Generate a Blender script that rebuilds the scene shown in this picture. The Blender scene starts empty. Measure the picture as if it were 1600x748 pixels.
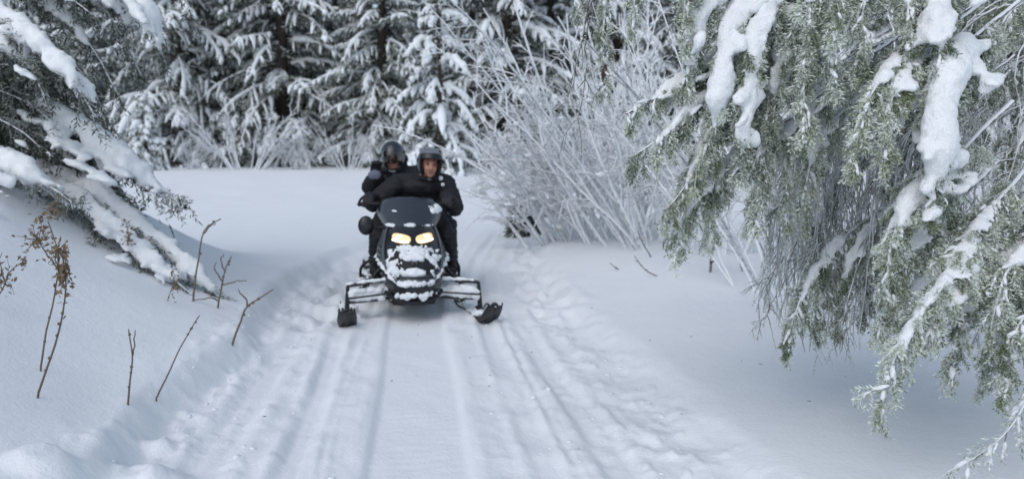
import bpy, math, random
import numpy as np

# ------------------------------------------------------------------ camera, sky, sun, exposure
SC = bpy.context.scene
F_PX, PITCH, YAW = 1186.0, math.radians(5.97), math.radians(7.45)
CAM = np.array([0.0, 0.0, 1.25])
cam_d = bpy.data.cameras.new('camera')
cam_d.sensor_width = 36.0
cam_d.lens = 36.0 * F_PX / 1600.0
cam_d.clip_start, cam_d.clip_end = 0.05, 1500.0
cam_d.dof.use_dof = True
cam_d.dof.focus_distance = 2.9
cam_d.dof.aperture_fstop = 2.7
cam = bpy.data.objects.new('camera', cam_d)
SC.collection.objects.link(cam)
cam.location = CAM
cam.rotation_euler = (math.pi / 2 - PITCH, 0.0, -YAW)
SC.camera = cam

SUN_EL, SUN_AZ = math.radians(48), math.radians(215)      # azimuth clockwise from +Y
world = bpy.data.worlds.new('World'); SC.world = world
world.use_nodes = True
wn, wl = world.node_tree.nodes, world.node_tree.links
bg = wn['Background']
sky = wn.new('ShaderNodeTexSky'); sky.sky_type = 'NISHITA'; sky.sun_disc = False
sky.sun_elevation = SUN_EL; sky.sun_rotation = SUN_AZ
sky.air_density = 1.0; sky.dust_density = 1.5; sky.ozone_density = 1.0
hs = wn.new('ShaderNodeHueSaturation'); hs.inputs['Saturation'].default_value = 0.80; hs.inputs['Hue'].default_value = 0.485
wl.new(sky.outputs[0], hs.inputs['Color']); wl.new(hs.outputs[0], bg.inputs[0])
bg.inputs[1].default_value = 0.1
sun_d = bpy.data.lights.new('sun', 'SUN'); sun_d.energy = 0.5; sun_d.angle = math.radians(70)
sun_d.color = (1.0, 0.97, 0.94)
sun = bpy.data.objects.new('sun', sun_d); SC.collection.objects.link(sun)
sun.rotation_euler = (math.pi / 2 - SUN_EL, 0.0, math.pi - SUN_AZ)
SC.view_settings.view_transform = 'Standard'
SC.view_settings.look = 'None'
SC.view_settings.exposure = 0.66
SC.view_settings.gamma = 1.0
SC.render.engine = 'CYCLES'
SC.cycles.use_denoising = True
SC.cycles.max_bounces = 7
SC.cycles.diffuse_bounces = 4
SC.cycles.transparent_max_bounces = 10

# ------------------------------------------------------------------ helpers
COL = SC.collection
rng = np.random.default_rng(7)
UP = np.array([0.0, 0.0, 1.0])
FWD = np.array([math.sin(YAW), math.cos(YAW), 0.0])
RGT = np.array([math.cos(YAW), -math.sin(YAW), 0.0])

def W(u, v, d):
    """a point seen at pixel (u, v) of the 1600 px photo, d metres ahead of the camera"""
    xc, yc = (u - 800.0) / F_PX, (374.0 - v) / F_PX
    f = math.cos(PITCH) + yc * math.sin(PITCH)
    z = -math.sin(PITCH) + yc * math.cos(PITCH)
    k = d / f
    return CAM + k * (xc * RGT + f * FWD + z * UP)

def nrm(a):
    return a / np.maximum(np.linalg.norm(a, axis=-1, keepdims=True), 1e-9)

def ss(a, b, x):
    t = np.clip((x - a) / (b - a), 0, 1)
    return t * t * (3 - 2 * t)

def vnoise(p, seed=0):
    """3D value noise in -1..1, p (N,3)"""
    p = np.asarray(p, float)
    i = np.floor(p).astype(np.int64); f = p - i
    f = f * f * (3 - 2 * f)
    def h(dx, dy, dz):
        n = (i[:, 0] + dx) * 374761393 + (i[:, 1] + dy) * 668265263 + (i[:, 2] + dz) * 2147483647 + seed * 1274126177
        n = (n ^ (n >> 13)) * 1274126177
        n = n & 0x7fffffff
        n = (n ^ (n >> 16)) * 73244475 & 0x7fffffff
        return (n & 0xffff) / 32767.5 - 1.0
    x, y, z = f[:, 0], f[:, 1], f[:, 2]
    def l(a, b, t): return a + (b - a) * t
    return l(l(l(h(0,0,0), h(1,0,0), x), l(h(0,1,0), h(1,1,0), x), y),
             l(l(h(0,0,1), h(1,0,1), x), l(h(0,1,1), h(1,1,1), x), y), z)

def fbm(p, seed=0, octv=3):
    s, a, q = 0, 0.5, np.asarray(p, float)
    for k in range(octv):
        s = s + a * vnoise(q, seed + k * 17); a *= 0.5; q = q * 2.03 + 11.3
    return s

def make_mesh(name, V, Q=None, T=None, attrs=None, smooth=True):
    me = bpy.data.meshes.new(name)
    V = np.asarray(V, np.float32)
    nq = 0 if Q is None else len(Q); nt = 0 if T is None else len(T)
    idx, st = [], []
    if nq: idx.append(np.asarray(Q).reshape(-1)); st.append(np.arange(nq) * 4)
    if nt: idx.append(np.asarray(T).reshape(-1)); st.append(np.arange(nt) * 3 + nq * 4)
    idx = np.concatenate(idx).astype(np.int32); st = np.concatenate(st).astype(np.int32)
    me.vertices.add(len(V)); me.vertices.foreach_set('co', V.reshape(-1))
    me.loops.add(len(idx)); me.loops.foreach_set('vertex_index', idx)
    me.polygons.add(nq + nt); me.polygons.foreach_set('loop_start', st)
    me.update(calc_edges=True)
    if smooth: me.polygons.foreach_set('use_smooth', np.ones(nq + nt, bool))
    for k, a in (attrs or {}).items():
        at = me.attributes.new(k, 'FLOAT', 'POINT')
        at.data.foreach_set('value', np.asarray(a, np.float32))
    me.validate()
    return me

class MB:
    """collects vertices, quads, triangles and per-vertex attributes of ONE mesh"""
    def __init__(s): s.V, s.Q, s.T, s.A, s.n = [], [], [], [], 0
    def add(s, V, Q=None, T=None, frost=None, tint=None):
        V = np.asarray(V, float).reshape(-1, 3)
        if Q is not None and len(Q): s.Q.append(np.asarray(Q) + s.n)
        if T is not None and len(T): s.T.append(np.asarray(T) + s.n)
        a = np.zeros((len(V), 2))
        if frost is not None: a[:, 0] = frost
        if tint is not None: a[:, 1] = tint
        s.V.append(V); s.A.append(a); s.n += len(V)
        return s
    def mesh(s, name, origin=(0, 0, 0), smooth=True, attrs=False):
        V = np.concatenate(s.V) - np.asarray(origin)
        A = np.concatenate(s.A)
        return make_mesh(name, V, np.concatenate(s.Q) if s.Q else None, np.concatenate(s.T) if s.T else None,
                         {'frost': A[:, 0], 'tint': A[:, 1]} if attrs else None, smooth)
    def build(s, name, mat, parent=None, origin=None, smooth=True, attrs=False):
        if origin is None: origin = world_loc(parent) if parent else (0, 0, 0)
        return link(name, s.mesh(name, origin, smooth, attrs), mat, parent)

def world_loc(o):
    p = np.zeros(3)
    while o is not None:
        p += np.array(o.location); o = o.parent
    return p

def link(name, me, mat=None, parent=None):
    o = bpy.data.objects.new(name, me); COL.objects.link(o)
    if mat is not None:
        for m in (mat if isinstance(mat, (list, tuple)) else [mat]): me.materials.append(m)
    if parent is not None: o.parent = parent
    return o

def tag(o, label=None, cat=None, group=None, kind=None):
    if label: o['label'] = label
    if cat: o['category'] = cat
    if group: o['group'] = group
    if kind: o['kind'] = kind
    return o

def thing(name, loc, label, cat, group=None, rz=0.0):
    o = bpy.data.objects.new(name, None); COL.objects.link(o)
    o.empty_display_size = 0.1
    o.location = loc; o.rotation_euler = (0, 0, rz)
    return tag(o, label, cat, group)

def copy_tree(o, parent=None):
    c = o.copy(); COL.objects.link(c); c.parent = parent
    for ch in list(o.children): copy_tree(ch, c)
    return c

def tubes(mb, P, R, n=5, frost=None, tint=None):
    """batch of tubes: P (M,K,3), R (M,K)"""
    P = np.asarray(P, float); R = np.asarray(R, float)
    if P.ndim == 2: P, R = P[None], R[None]
    M, K, _ = P.shape
    T = np.empty_like(P)
    T[:, 1:-1] = P[:, 2:] - P[:, :-2]; T[:, 0] = P[:, 1] - P[:, 0]; T[:, -1] = P[:, -1] - P[:, -2]
    T = nrm(T)
    mean = np.abs(nrm(P[:, -1] - P[:, 0]))
    ref = np.zeros((M, 3)); ref[np.arange(M), np.argmin(mean, axis=1)] = 1
    U = nrm(np.cross(T, ref[:, None, :])); Vv = np.cross(U, T)
    a = np.arange(n) * 2 * math.pi / n
    ring = (U[:, :, None, :] * np.cos(a)[None, None, :, None] + Vv[:, :, None, :] * np.sin(a)[None, None, :, None])
    X = P[:, :, None, :] + ring * R[:, :, None, None]
    base = np.arange(M)[:, None, None] * K * n
    k = np.arange(K - 1)[None, :, None] * n; j = np.arange(n)[None, None, :]; j2 = (j + 1) % n
    Q = np.stack([base + k + j, base + k + j2, base + k + n + j2, base + k + n + j], -1).reshape(-1, 4)
    def ex(x):
        if x is None: return None
        x = np.asarray(x, float)
        return np.repeat(x, K * n) if x.ndim else np.full(M * K * n, float(x))
    mb.add(X.reshape(-1, 3), Q, None, ex(frost), ex(tint))
    return mb

def paths(start, dirn, length, grav, K=6, wob=0.0, r=None):
    """bending paths (M,K,3): start in dirn, bend down with grav"""
    r = r or rng
    start = np.atleast_2d(start); M = len(start)
    d = nrm(np.atleast_2d(dirn)).copy() * np.ones((M, 1))
    length = np.broadcast_to(np.asarray(length, float), (M,)); grav = np.broadcast_to(np.asarray(grav, float), (M,))
    P = np.empty((M, K, 3)); P[:, 0] = start
    for k in range(1, K):
        d = d + grav[:, None] * np.array([0, 0, -1.0]) / (K - 1)
        if wob: d = d + r.normal(0, wob, (M, 3))
        d = nrm(d)
        P[:, k] = P[:, k - 1] + d * (length / (K - 1))[:, None]
    return P

def resample(P, n):
    P = np.asarray(P, float)
    # catmull-rom through the points, then n equal steps
    Q = [P[0] * 2 - P[1]] + list(P) + [P[-1] * 2 - P[-2]]
    out = []
    for i in range(1, len(Q) - 2):
        p0, p1, p2, p3 = Q[i - 1], Q[i], Q[i + 1], Q[i + 2]
        for t in np.linspace(0, 1, 12, endpoint=False):
            out.append(0.5 * (2 * p1 + (p2 - p0) * t + (2 * p0 - 5 * p1 + 4 * p2 - p3) * t * t + (3 * p1 - p0 - 3 * p2 + p3) * t ** 3))
    out.append(P[-1]); out = np.array(out)
    s = np.concatenate([[0], np.cumsum(np.linalg.norm(np.diff(out, axis=0), axis=1))])
    q = np.linspace(0, s[-1], n)
    return np.stack([np.interp(q, s, out[:, k]) for k in range(out.shape[1])], 1)

def needles(mb, A, B, per_m, nlen, nwid, frost, tint, spread=0.8, tip=0.35, r=None):
    """kite-shaped needles round the segments A-B (M,3)"""
    r = r or rng
    L = np.linalg.norm(B - A, axis=1)
    cnt = np.maximum(r.poisson(L * per_m), 0)
    i = np.repeat(np.arange(len(A)), cnt); N = len(i)
    if N == 0: return
    ax = nrm(B - A)[i]
    t = r.random(N)[:, None]
    base = A[i] + (B - A)[i] * t
    rv = nrm(r.normal(size=(N, 3)))
    perp = nrm(rv - ax * np.sum(rv * ax, 1, keepdims=True))
    d = nrm(ax * 0.7 + perp * spread)
    ln = (nlen * (0.7 + 0.6 * r.random(N)))[:, None]
    sd = nrm(np.cross(d, r.normal(size=(N, 3)))) * nwid * (0.7 + 0.6 * r.random(N))[:, None]
    V = np.stack([base, base + d * ln * 0.45 + sd, base + d * ln, base + d * ln * 0.45 - sd], 1).reshape(-1, 3)
    Q = np.arange(N * 4).reshape(-1, 4)
    fr = np.broadcast_to(np.asarray(frost, float), (len(A),))[i] + r.normal(0, 0.14, N)
    up = 0.28 * d[:, 2] + 0.15 * perp[:, 2]
    fr4 = np.stack([fr - 0.34 + up, fr - 0.04 + up, fr + tip + up, fr - 0.04 + up], 1).reshape(-1)
    tt = np.repeat(np.broadcast_to(np.asarray(tint, float), (len(A),))[i] + r.normal(0, 0.1, N), 4)
    mb.add(V, Q, None, np.clip(fr4, 0, 1), np.clip(tt, 0, 1))

# unit icosphere
def _ico(sub=1):
    t = (1 + 5 ** 0.5) / 2
    v = [(-1,t,0),(1,t,0),(-1,-t,0),(1,-t,0),(0,-1,t),(0,1,t),(0,-1,-t),(0,1,-t),(t,0,-1),(t,0,1),(-t,0,-1),(-t,0,1)]
    f = [(0,11,5),(0,5,1),(0,1,7),(0,7,10),(0,10,11),(1,5,9),(5,11,4),(11,10,2),(10,7,6),(7,1,8),(3,9,4),(3,4,2),(3,2,6),(3,6,8),(3,8,9),(4,9,5),(2,4,11),(6,2,10),(8,6,7),(9,8,1)]
    v = [np.array(p) / np.linalg.norm(p) for p in v]
    for _ in range(sub):
        mid, nf = {}, []
        def m(a, b):
            k = (min(a, b), max(a, b))
            if k not in mid:
                q = v[a] + v[b]; v.append(q / np.linalg.norm(q)); mid[k] = len(v) - 1
            return mid[k]
        for a, b, c in f:
            ab, bc, ca = m(a, b), m(b, c), m(c, a)
            nf += [(a, ab, ca), (b, bc, ab), (c, ca, bc), (ab, bc, ca)]
        f = nf
    return np.array(v), np.array(f)
ICO0, ICO1, ICO2 = _ico(0), _ico(1), _ico(2)

def balls(mb, C, R, ico=ICO1, axis=None, stretch=1.0, frost=None):
    """ellipsoids: C (M,3), R (M,) or (M,3); optional stretch along axis (M,3)"""
    C = np.atleast_2d(C); M = len(C); R = np.asarray(R, float)
    V, Fc = ico
    if R.ndim == 1: R = np.repeat(R[:, None], 3, 1)
    X = V[None] * R[:, None, :]
    if axis is not None:
        ax = nrm(axis)
        X = X + ax[:, None, :] * np.sum(X * ax[:, None, :], -1, keepdims=True) * (stretch - 1)
    X = X + C[:, None, :]
    T = (Fc[None] + (np.arange(M) * len(V))[:, None, None]).reshape(-1, 3)
    mb.add(X.reshape(-1, 3), None, T, frost)

def remesh(mb, voxel, smooth_it=2, lump=0.0, lscale=20.0, seed=3, lump2=0.0, l2scale=60.0):
    """union of everything in mb as one skin; returns V, Q, T"""
    me = mb.mesh('tmp')
    ts = bpy.data.scenes.new('work')          # a scratch scene keeps the evaluation quick
    o = bpy.data.objects.new('tmp', me); ts.collection.objects.link(o)
    m = o.modifiers.new('r', 'REMESH'); m.mode = 'VOXEL'; m.voxel_size = voxel; m.adaptivity = 0.0
    if smooth_it:
        s = o.modifiers.new('s', 'SMOOTH'); s.factor = 0.5; s.iterations = smooth_it
    dg = ts.view_layers[0].depsgraph
    if dg is None:
        with bpy.context.temp_override(scene=ts, view_layer=ts.view_layers[0]): dg = bpy.context.evaluated_depsgraph_get()
    dg.update()
    me2 = bpy.data.meshes.new_from_object(o.evaluated_get(dg))
    nv = len(me2.vertices)
    V = np.empty(nv * 3, np.float32); me2.vertices.foreach_get('co', V); V = V.reshape(-1, 3).astype(float)
    N = np.empty(nv * 3, np.float32); me2.vertices.foreach_get('normal', N); N = N.reshape(-1, 3)
    lt = np.empty(len(me2.polygons), np.int32); me2.polygons.foreach_get('loop_total', lt)
    li = np.empty(len(me2.loops), np.int32); me2.loops.foreach_get('vertex_index', li)
    Q, T = [], []
    stt = np.concatenate([[0], np.cumsum(lt)[:-1]])
    q = stt[lt == 4]; Q = li[q[:, None] + np.arange(4)] if len(q) else np.zeros((0, 4), int)
    t = stt[lt == 3]; T = li[t[:, None] + np.arange(3)] if len(t) else np.zeros((0, 3), int)
    bpy.data.objects.remove(o); bpy.data.meshes.remove(me); bpy.data.meshes.remove(me2); bpy.data.scenes.remove(ts)
    if lump: V = V + N * (lump * fbm(V * lscale, seed, 2))[:, None]
    if lump2: V = V + N * (lump2 * vnoise(V * l2scale, seed + 5))[:, None]
    return V, Q, T

# ------------------------------------------------------------------ materials
def _nt(name):
    m = bpy.data.materials.new(name); m.use_nodes = True
    n, l = m.node_tree.nodes, m.node_tree.links
    return m, n, l, n['Principled BSDF']

def add_bump(n, l, b, scale, strength, dist=0.01, detail=4, coord=None):
    tc = coord or n.new('ShaderNodeTexCoord').outputs['Object']
    t = n.new('ShaderNodeTexNoise'); t.inputs['Scale'].default_value = scale; t.inputs['Detail'].default_value = detail
    l.new(tc, t.inputs['Vector'])
    bp = n.new('ShaderNodeBump'); bp.inputs['Strength'].default_value = strength; bp.inputs['Distance'].default_value = dist
    l.new(t.outputs[0], bp.inputs['Height'])
    if b.inputs['Normal'].is_linked:
        l.new(b.inputs['Normal'].links[0].from_socket, bp.inputs['Normal'])
    l.new(bp.outputs[0], b.inputs['Normal'])

def plain(name, col, rough=0.5, metal=0.0, bump=None, spec=0.5, var=0.0, vscale=8.0):
    m, n, l, b = _nt(name)
    b.inputs['Base Color'].default_value = (*col, 1); b.inputs['Roughness'].default_value = rough
    b.inputs['Metallic'].default_value = metal; b.inputs['Specular IOR Level'].default_value = spec
    if var:
        tc = n.new('ShaderNodeTexCoord'); t = n.new('ShaderNodeTexNoise'); t.inputs['Scale'].default_value = vscale
        t.inputs['Detail'].default_value = 5
        l.new(tc.outputs['Object'], t.inputs['Vector'])
        mx = n.new('ShaderNodeMix'); mx.data_type = 'RGBA'
        mx.inputs['A'].default_value = (*[c * (1 - var) for c in col], 1)
        mx.inputs['B'].default_value = (*[min(1, c * (1 + var)) for c in col], 1)
        l.new(t.outputs[0], mx.inputs['Factor']); l.new(mx.outputs['Result'], b.inputs['Base Color'])
    if bump: add_bump(n, l, b, *bump)
    return m

def snow_mat(name, col=(0.86, 0.88, 0.91), bumps=((14, 0.22, 0.02), (60, 0.35, 0.01), (260, 0.6, 0.003))):
    m, n, l, b = _nt(name)
    tc = n.new('ShaderNodeTexCoord'); t = n.new('ShaderNodeTexNoise'); t.inputs['Scale'].default_value = 3.0; t.inputs['Detail'].default_value = 6
    l.new(tc.outputs['Object'], t.inputs['Vector'])
    mx = n.new('ShaderNodeMix'); mx.data_type = 'RGBA'
    mx.inputs['A'].default_value = (*[c * 0.95 for c in col], 1); mx.inputs['B'].default_value = (*[min(0.95, c * 1.03) for c in col], 1)
    l.new(t.outputs[0], mx.inputs['Factor']); l.new(mx.outputs['Result'], b.inputs['Base Color'])
    b.inputs['Roughness'].default_value = 0.75; b.inputs['Specular IOR Level'].default_value = 0.25
    for s in bumps: add_bump(n, l, b, *s, coord=tc.outputs['Object'])
    return m

def needle_mat(name, green, green2, frost=(0.81, 0.86, 0.79), fmax=1.0):
    """green needles turning to rime white where the frost attribute is high"""
    m, n, l, b = _nt(name)
    a = n.new('ShaderNodeAttribute'); a.attribute_name = 'frost'
    t = n.new('ShaderNodeAttribute'); t.attribute_name = 'tint'
    g = n.new('ShaderNodeMix'); g.data_type = 'RGBA'
    g.inputs['A'].default_value = (*green, 1); g.inputs['B'].default_value = (*green2, 1)
    l.new(t.outputs['Fac'], g.inputs['Factor'])
    mx = n.new('ShaderNodeMix'); mx.data_type = 'RGBA'
    l.new(g.outputs['Result'], mx.inputs['A']); mx.inputs['B'].default_value = (*frost, 1)
    mu = n.new('ShaderNodeMath'); mu.operation = 'MULTIPLY'; mu.inputs[1].default_value = fmax; mu.use_clamp = True
    l.new(a.outputs['Fac'], mu.inputs[0]); l.new(mu.outputs[0], mx.inputs['Factor'])
    l.new(mx.outputs['Result'], b.inputs['Base Color'])
    b.inputs['Roughness'].default_value = 0.65; b.inputs['Specular IOR Level'].default_value = 0.3
    return m

def rimed_bark(name, bark, white=(0.82, 0.85, 0.88), lo=-0.35, hi=0.35, nscale=25.0):
    """bark with rime and snow clinging to its upper side"""
    m, n, l, b = _nt(name)
    g = n.new('ShaderNodeNewGeometry'); sp = n.new('ShaderNodeSeparateXYZ'); l.new(g.outputs['Normal'], sp.inputs[0])
    tc = n.new('ShaderNodeTexCoord'); t = n.new('ShaderNodeTexNoise'); t.inputs['Scale'].default_value = nscale; t.inputs['Detail'].default_value = 4
    l.new(tc.outputs['Object'], t.inputs['Vector'])
    ma = n.new('ShaderNodeMath'); ma.operation = 'MULTIPLY_ADD'; ma.inputs[1].default_value = 1.6; ma.inputs[2].default_value = -0.8
    l.new(t.outputs[0], ma.inputs[0])
    ad = n.new('ShaderNodeMath'); ad.operation = 'ADD'; l.new(sp.outputs['Z'], ad.inputs[0]); l.new(ma.outputs[0], ad.inputs[1])
    mr = n.new('ShaderNodeMapRange'); mr.inputs['From Min'].default_value = lo; mr.inputs['From Max'].default_value = hi
    l.new(ad.outputs[0], mr.inputs['Value'])
    mx = n.new('ShaderNodeMix'); mx.data_type = 'RGBA'; mx.inputs['A'].default_value = (*bark, 1); mx.inputs['B'].default_value = (*white, 1)
    l.new(mr.outputs[0], mx.inputs['Factor']); l.new(mx.outputs['Result'], b.inputs['Base Color'])
    b.inputs['Roughness'].default_value = 0.8
    add_bump(n, l, b, nscale * 4, 0.5, 0.004, coord=tc.outputs['Object'])
    return m

M = {}
M['snow'] = snow_mat('snow_ground')
M['snowload'] = snow_mat('snow_load', (0.87, 0.89, 0.91), ((40, 0.5, 0.012), (160, 0.7, 0.005), (420, 0.6, 0.002)))
M['snowfar'] = snow_mat('snow_far', (0.82, 0.85, 0.88), ((9, 0.6, 0.08),))
M['needle'] = needle_mat('frosted_needles', (0.022, 0.058, 0.026), (0.13, 0.16, 0.03))
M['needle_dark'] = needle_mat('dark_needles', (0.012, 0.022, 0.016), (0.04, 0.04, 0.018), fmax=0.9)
M['needle_far'] = needle_mat('far_needles', (0.018, 0.028, 0.024), (0.035, 0.045, 0.03), fmax=0.9)
M['bark'] = plain('spruce_bark', (0.055, 0.042, 0.034), 0.9, bump=(30, 0.8, 0.02), var=0.4)
M['rime'] = rimed_bark('rimed_twig', (0.06, 0.045, 0.036))
M['rime_white'] = rimed_bark('thick_rime', (0.10, 0.10, 0.105), white=(0.88, 0.90, 0.92), lo=-1.15, hi=-0.3)
M['rime_far'] = rimed_bark('far_rime', (0.08, 0.085, 0.09), white=(0.84, 0.87, 0.9), lo=-1.2, hi=0.1, nscale=6.0)
M['deadtwig'] = rimed_bark('dead_twig_rime', (0.075, 0.055, 0.045), lo=-0.15, hi=0.6, nscale=14)
M['hangtwig'] = rimed_bark('hanging_twig_rime', (0.085, 0.062, 0.048), lo=-0.45, hi=0.55, nscale=14)
M['weed'] = plain('dry_stalk', (0.15, 0.12, 0.085), 0.85, var=0.35, vscale=20)
M['seed'] = plain('dry_leaf', (0.20, 0.14, 0.09), 0.9, var=0.4, vscale=40)
M['cone'] = plain('cone_scale', (0.11, 0.05, 0.028), 0.7, var=0.35, vscale=60)
# ------------------------------------------------------------------ the snow: field, banks and the packed trail
def trail_x(y):
    return 0.19 * np.logaddexp(0, (y - 8.0) * 1.2) / 1.2

def ground_h(x, y, detail=True):
    x = np.asarray(x, float); y = np.asarray(y, float)
    shp = np.broadcast(x, y).shape
    x = np.broadcast_to(x, shp).reshape(-1); y = np.broadcast_to(y, shp).reshape(-1)
    lx = x - trail_x(y)
    Z0 = np.zeros_like(x)
    n1 = fbm(np.stack([x * 0.9, y * 0.9, Z0], 1), 1, 3)
    n2 = fbm(np.stack([x * 3.2, y * 2.2, Z0 + 5], 1), 2, 3)
    h = 0.87 * ss(9, 30, y) + 0.012 * np.clip(y - 30, 0, 200)
    fade = 1 - 0.85 * ss(7.5, 14, y)
    # left bank
    e = -1.12 - lx + 0.14 * vnoise(np.stack([x * 0.8, y * 0.8, Z0], 1), 1) + 0.05 * vnoise(np.stack([x * 2.0, y * 1.6, Z0], 1), 3)
    amp = 1 - ss(6.2, 10.0, y)
    bank = 0.14 * ss(-0.02, 0.17, e) * fade + amp * (1.06 * ss(0.0, 2.3, e) + 0.04 * ss(0.4, 2, e) * n1)
    h = h + bank
    # right shoulder
    e2 = lx - 1.22 + 0.13 * n1 + 0.07 * n2
    h = h + 0.075 * ss(-0.05, 0.25, e2) * fade + 0.035 * np.clip(e2, 0, 5) * (1 - ss(14, 24, y)) + 0.02 * ss(0.3, 2, e2) * n1
    # thicket mound
    h = h + 0.16 * np.exp(-(((x - 2.9) / 1.6) ** 2 + ((y - 9.6) / 2.2) ** 2))
    # hollow below the frosted spruce
    h = h - 0.10 * np.exp(-(((x - 3.3) / 0.9) ** 2 + ((y - 3.9) / 1.0) ** 2))
    h = h + 0.05 * ss(10, 20, y) * n1
    # trail
    inside = ss(0.05, -0.2, np.abs(lx) - 1.15)
    if detail:
        w = 0.02 * vnoise(np.stack([y * 0.7, Z0, Z0], 1), 4)
        l2 = lx + w
        near = 1 - 0.85 * ss(7.5, 15, y)
        p2 = np.stack([x * 7, y * 4.5, Z0 + 2], 1)
        rough = fbm(p2, 8, 4)
        chunk = np.clip(fbm(np.stack([x * 15, y * 13, Z0 + 9], 1), 12, 3) - 0.03, 0, 1)
        belt = ss(0.235, 0.19, np.abs(l2))
        lug = np.sin(y * 2 * math.pi / 0.062 + 2.5 * vnoise(np.stack([x * 5, y * 5, Z0], 1), 31))
        g = -0.022 * belt + belt * 0.0018 * lug * (0.6 + 0.4 * vnoise(np.stack([x * 4, y * 3, Z0], 1), 6))
        edge = np.exp(-((np.abs(l2) - 0.265) / 0.035) ** 2)
        g = g + edge * (0.006 + 0.016 * rough)
        for c, wd, dp in ((-0.53, 0.055, 0.026), (0.53, 0.055, 0.027), (-0.84, 0.08, 0.024), (0.82, 0.07, 0.024), (-1.02, 0.08, 0.014), (0.64, 0.018, 0.009), (-0.40, 0.03, 0.010), (0.96, 0.05, 0.016)):
            cc = c + 0.035 * vnoise(np.stack([y * 0.45 + c * 7, Z0, Z0], 1), 9) + 0.03 * (y - 4) * (abs(c) > 0.7) * 0.25 * np.sign(c)
            q = np.abs(lx - cc)
            brk = np.clip(0.75 + 1.1 * vnoise(np.stack([y * 1.3 + c * 31, Z0 + c * 3, Z0], 1), 44), 0.1, 1.5)
            g = g - dp * brk * ss(wd * 1.4, wd * 0.5, q) * (1 + 0.8 * rough) + 0.35 * dp * np.exp(-((q - wd * 1.7) / (wd * 0.5)) ** 2) * (1 + rough)
        mid = ss(0.24, 0.34, np.abs(l2))
        g = g + mid * 0.026 * rough + mid * 0.030 * chunk * ss(0.3, 0.9, np.abs(lx)) + belt * 0.008 * rough
        sleep = ss(0.95, 1.12, np.abs(lx)) * 0.05 * chunk
        h = h + inside * near * (g + sleep)
        # crumbs along the edges, soft powder elsewhere
        rim = np.exp(-((np.abs(lx) - 1.2) / 0.16) ** 2) * near
        h = h + rim * (0.035 * chunk + 0.03 * rough)
        h = h + (1 - inside) * 0.006 * fbm(np.stack([x * 2.2, y * 2.2, Z0], 1), 21, 3)
        # churned snow left of the sled, from a pass beside the trail
        ch = np.exp(-(((x + 0.75) / 0.28) ** 2)) * ss(5.3, 6.2, y) * (1 - ss(8.2, 10, y))
        h = h + ch * (0.09 * rough - 0.05)
        ch = np.exp(-(((lx - 1.15) / 0.3) ** 2)) * ss(5.0, 6.5, y) * (1 - ss(9.2, 11, y))
        h = h + ch * 0.09 * rough
        # fallen clods at the foot of the left bank
        for cx, cy, r, a in ((-1.02, 2.95, 0.17, 0.07), (-1.32, 2.80, 0.12, 0.05), (-0.82, 2.68, 0.10, 0.04), (-1.1, 3.35, 0.09, 0.035)):
            dd = np.hypot(x - cx, (y - cy) * 1.1) / r + 0.35 * rough
            h = h + a * ss(1.15, 0.35, dd)
    return h.reshape(shp)

def gz(x, y): return float(ground_h(np.array([x]), np.array([y]), False)[0])

def build_ground():
    half = math.radians(43)
    fine = np.linspace(-half, half, 470)
    coarse = np.linspace(half, 2 * math.pi - half, 50)[1:-1]
    th = np.concatenate([fine, coarse]) + YAW
    r, rr = [0.5, 1.0, 1.5, 1.9, 2.2, 2.4], 2.4
    while rr < 75:
        rr += min(0.0012 * rr * rr + 0.005, 1.4); r.append(rr)
    r += [85, 110, 160, 260, 420, 700]
    r = np.array(r)
    R, TH = np.meshgrid(r, th, indexing='ij')
    X, Y = R * np.sin(TH), R * np.cos(TH)
    H = ground_h(X, Y)
    nr, nt = X.shape
    V = np.stack([X, Y, H], -1).reshape(-1, 3)
    i = np.arange(nr - 1)[:, None] * nt; j = np.arange(nt)[None, :]; j2 = (j + 1) % nt
    Q = np.stack([i + j, i + nt + j, i + nt + j2, i + j2], -1).reshape(-1, 4)
    V = np.concatenate([V, [[0, 0, gz(0, 0)]]])
    c = len(V) - 1
    T = np.stack([np.full(nt, c), np.arange(nt), (np.arange(nt) + 1) % nt], -1)
    o = link('snow_ground', make_mesh('snow_ground', V, Q, T), M['snow'])
    tag(o, 'snow-covered clearing with packed snowmobile trail and soft banks', None, None, 'structure')
build_ground()

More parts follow.
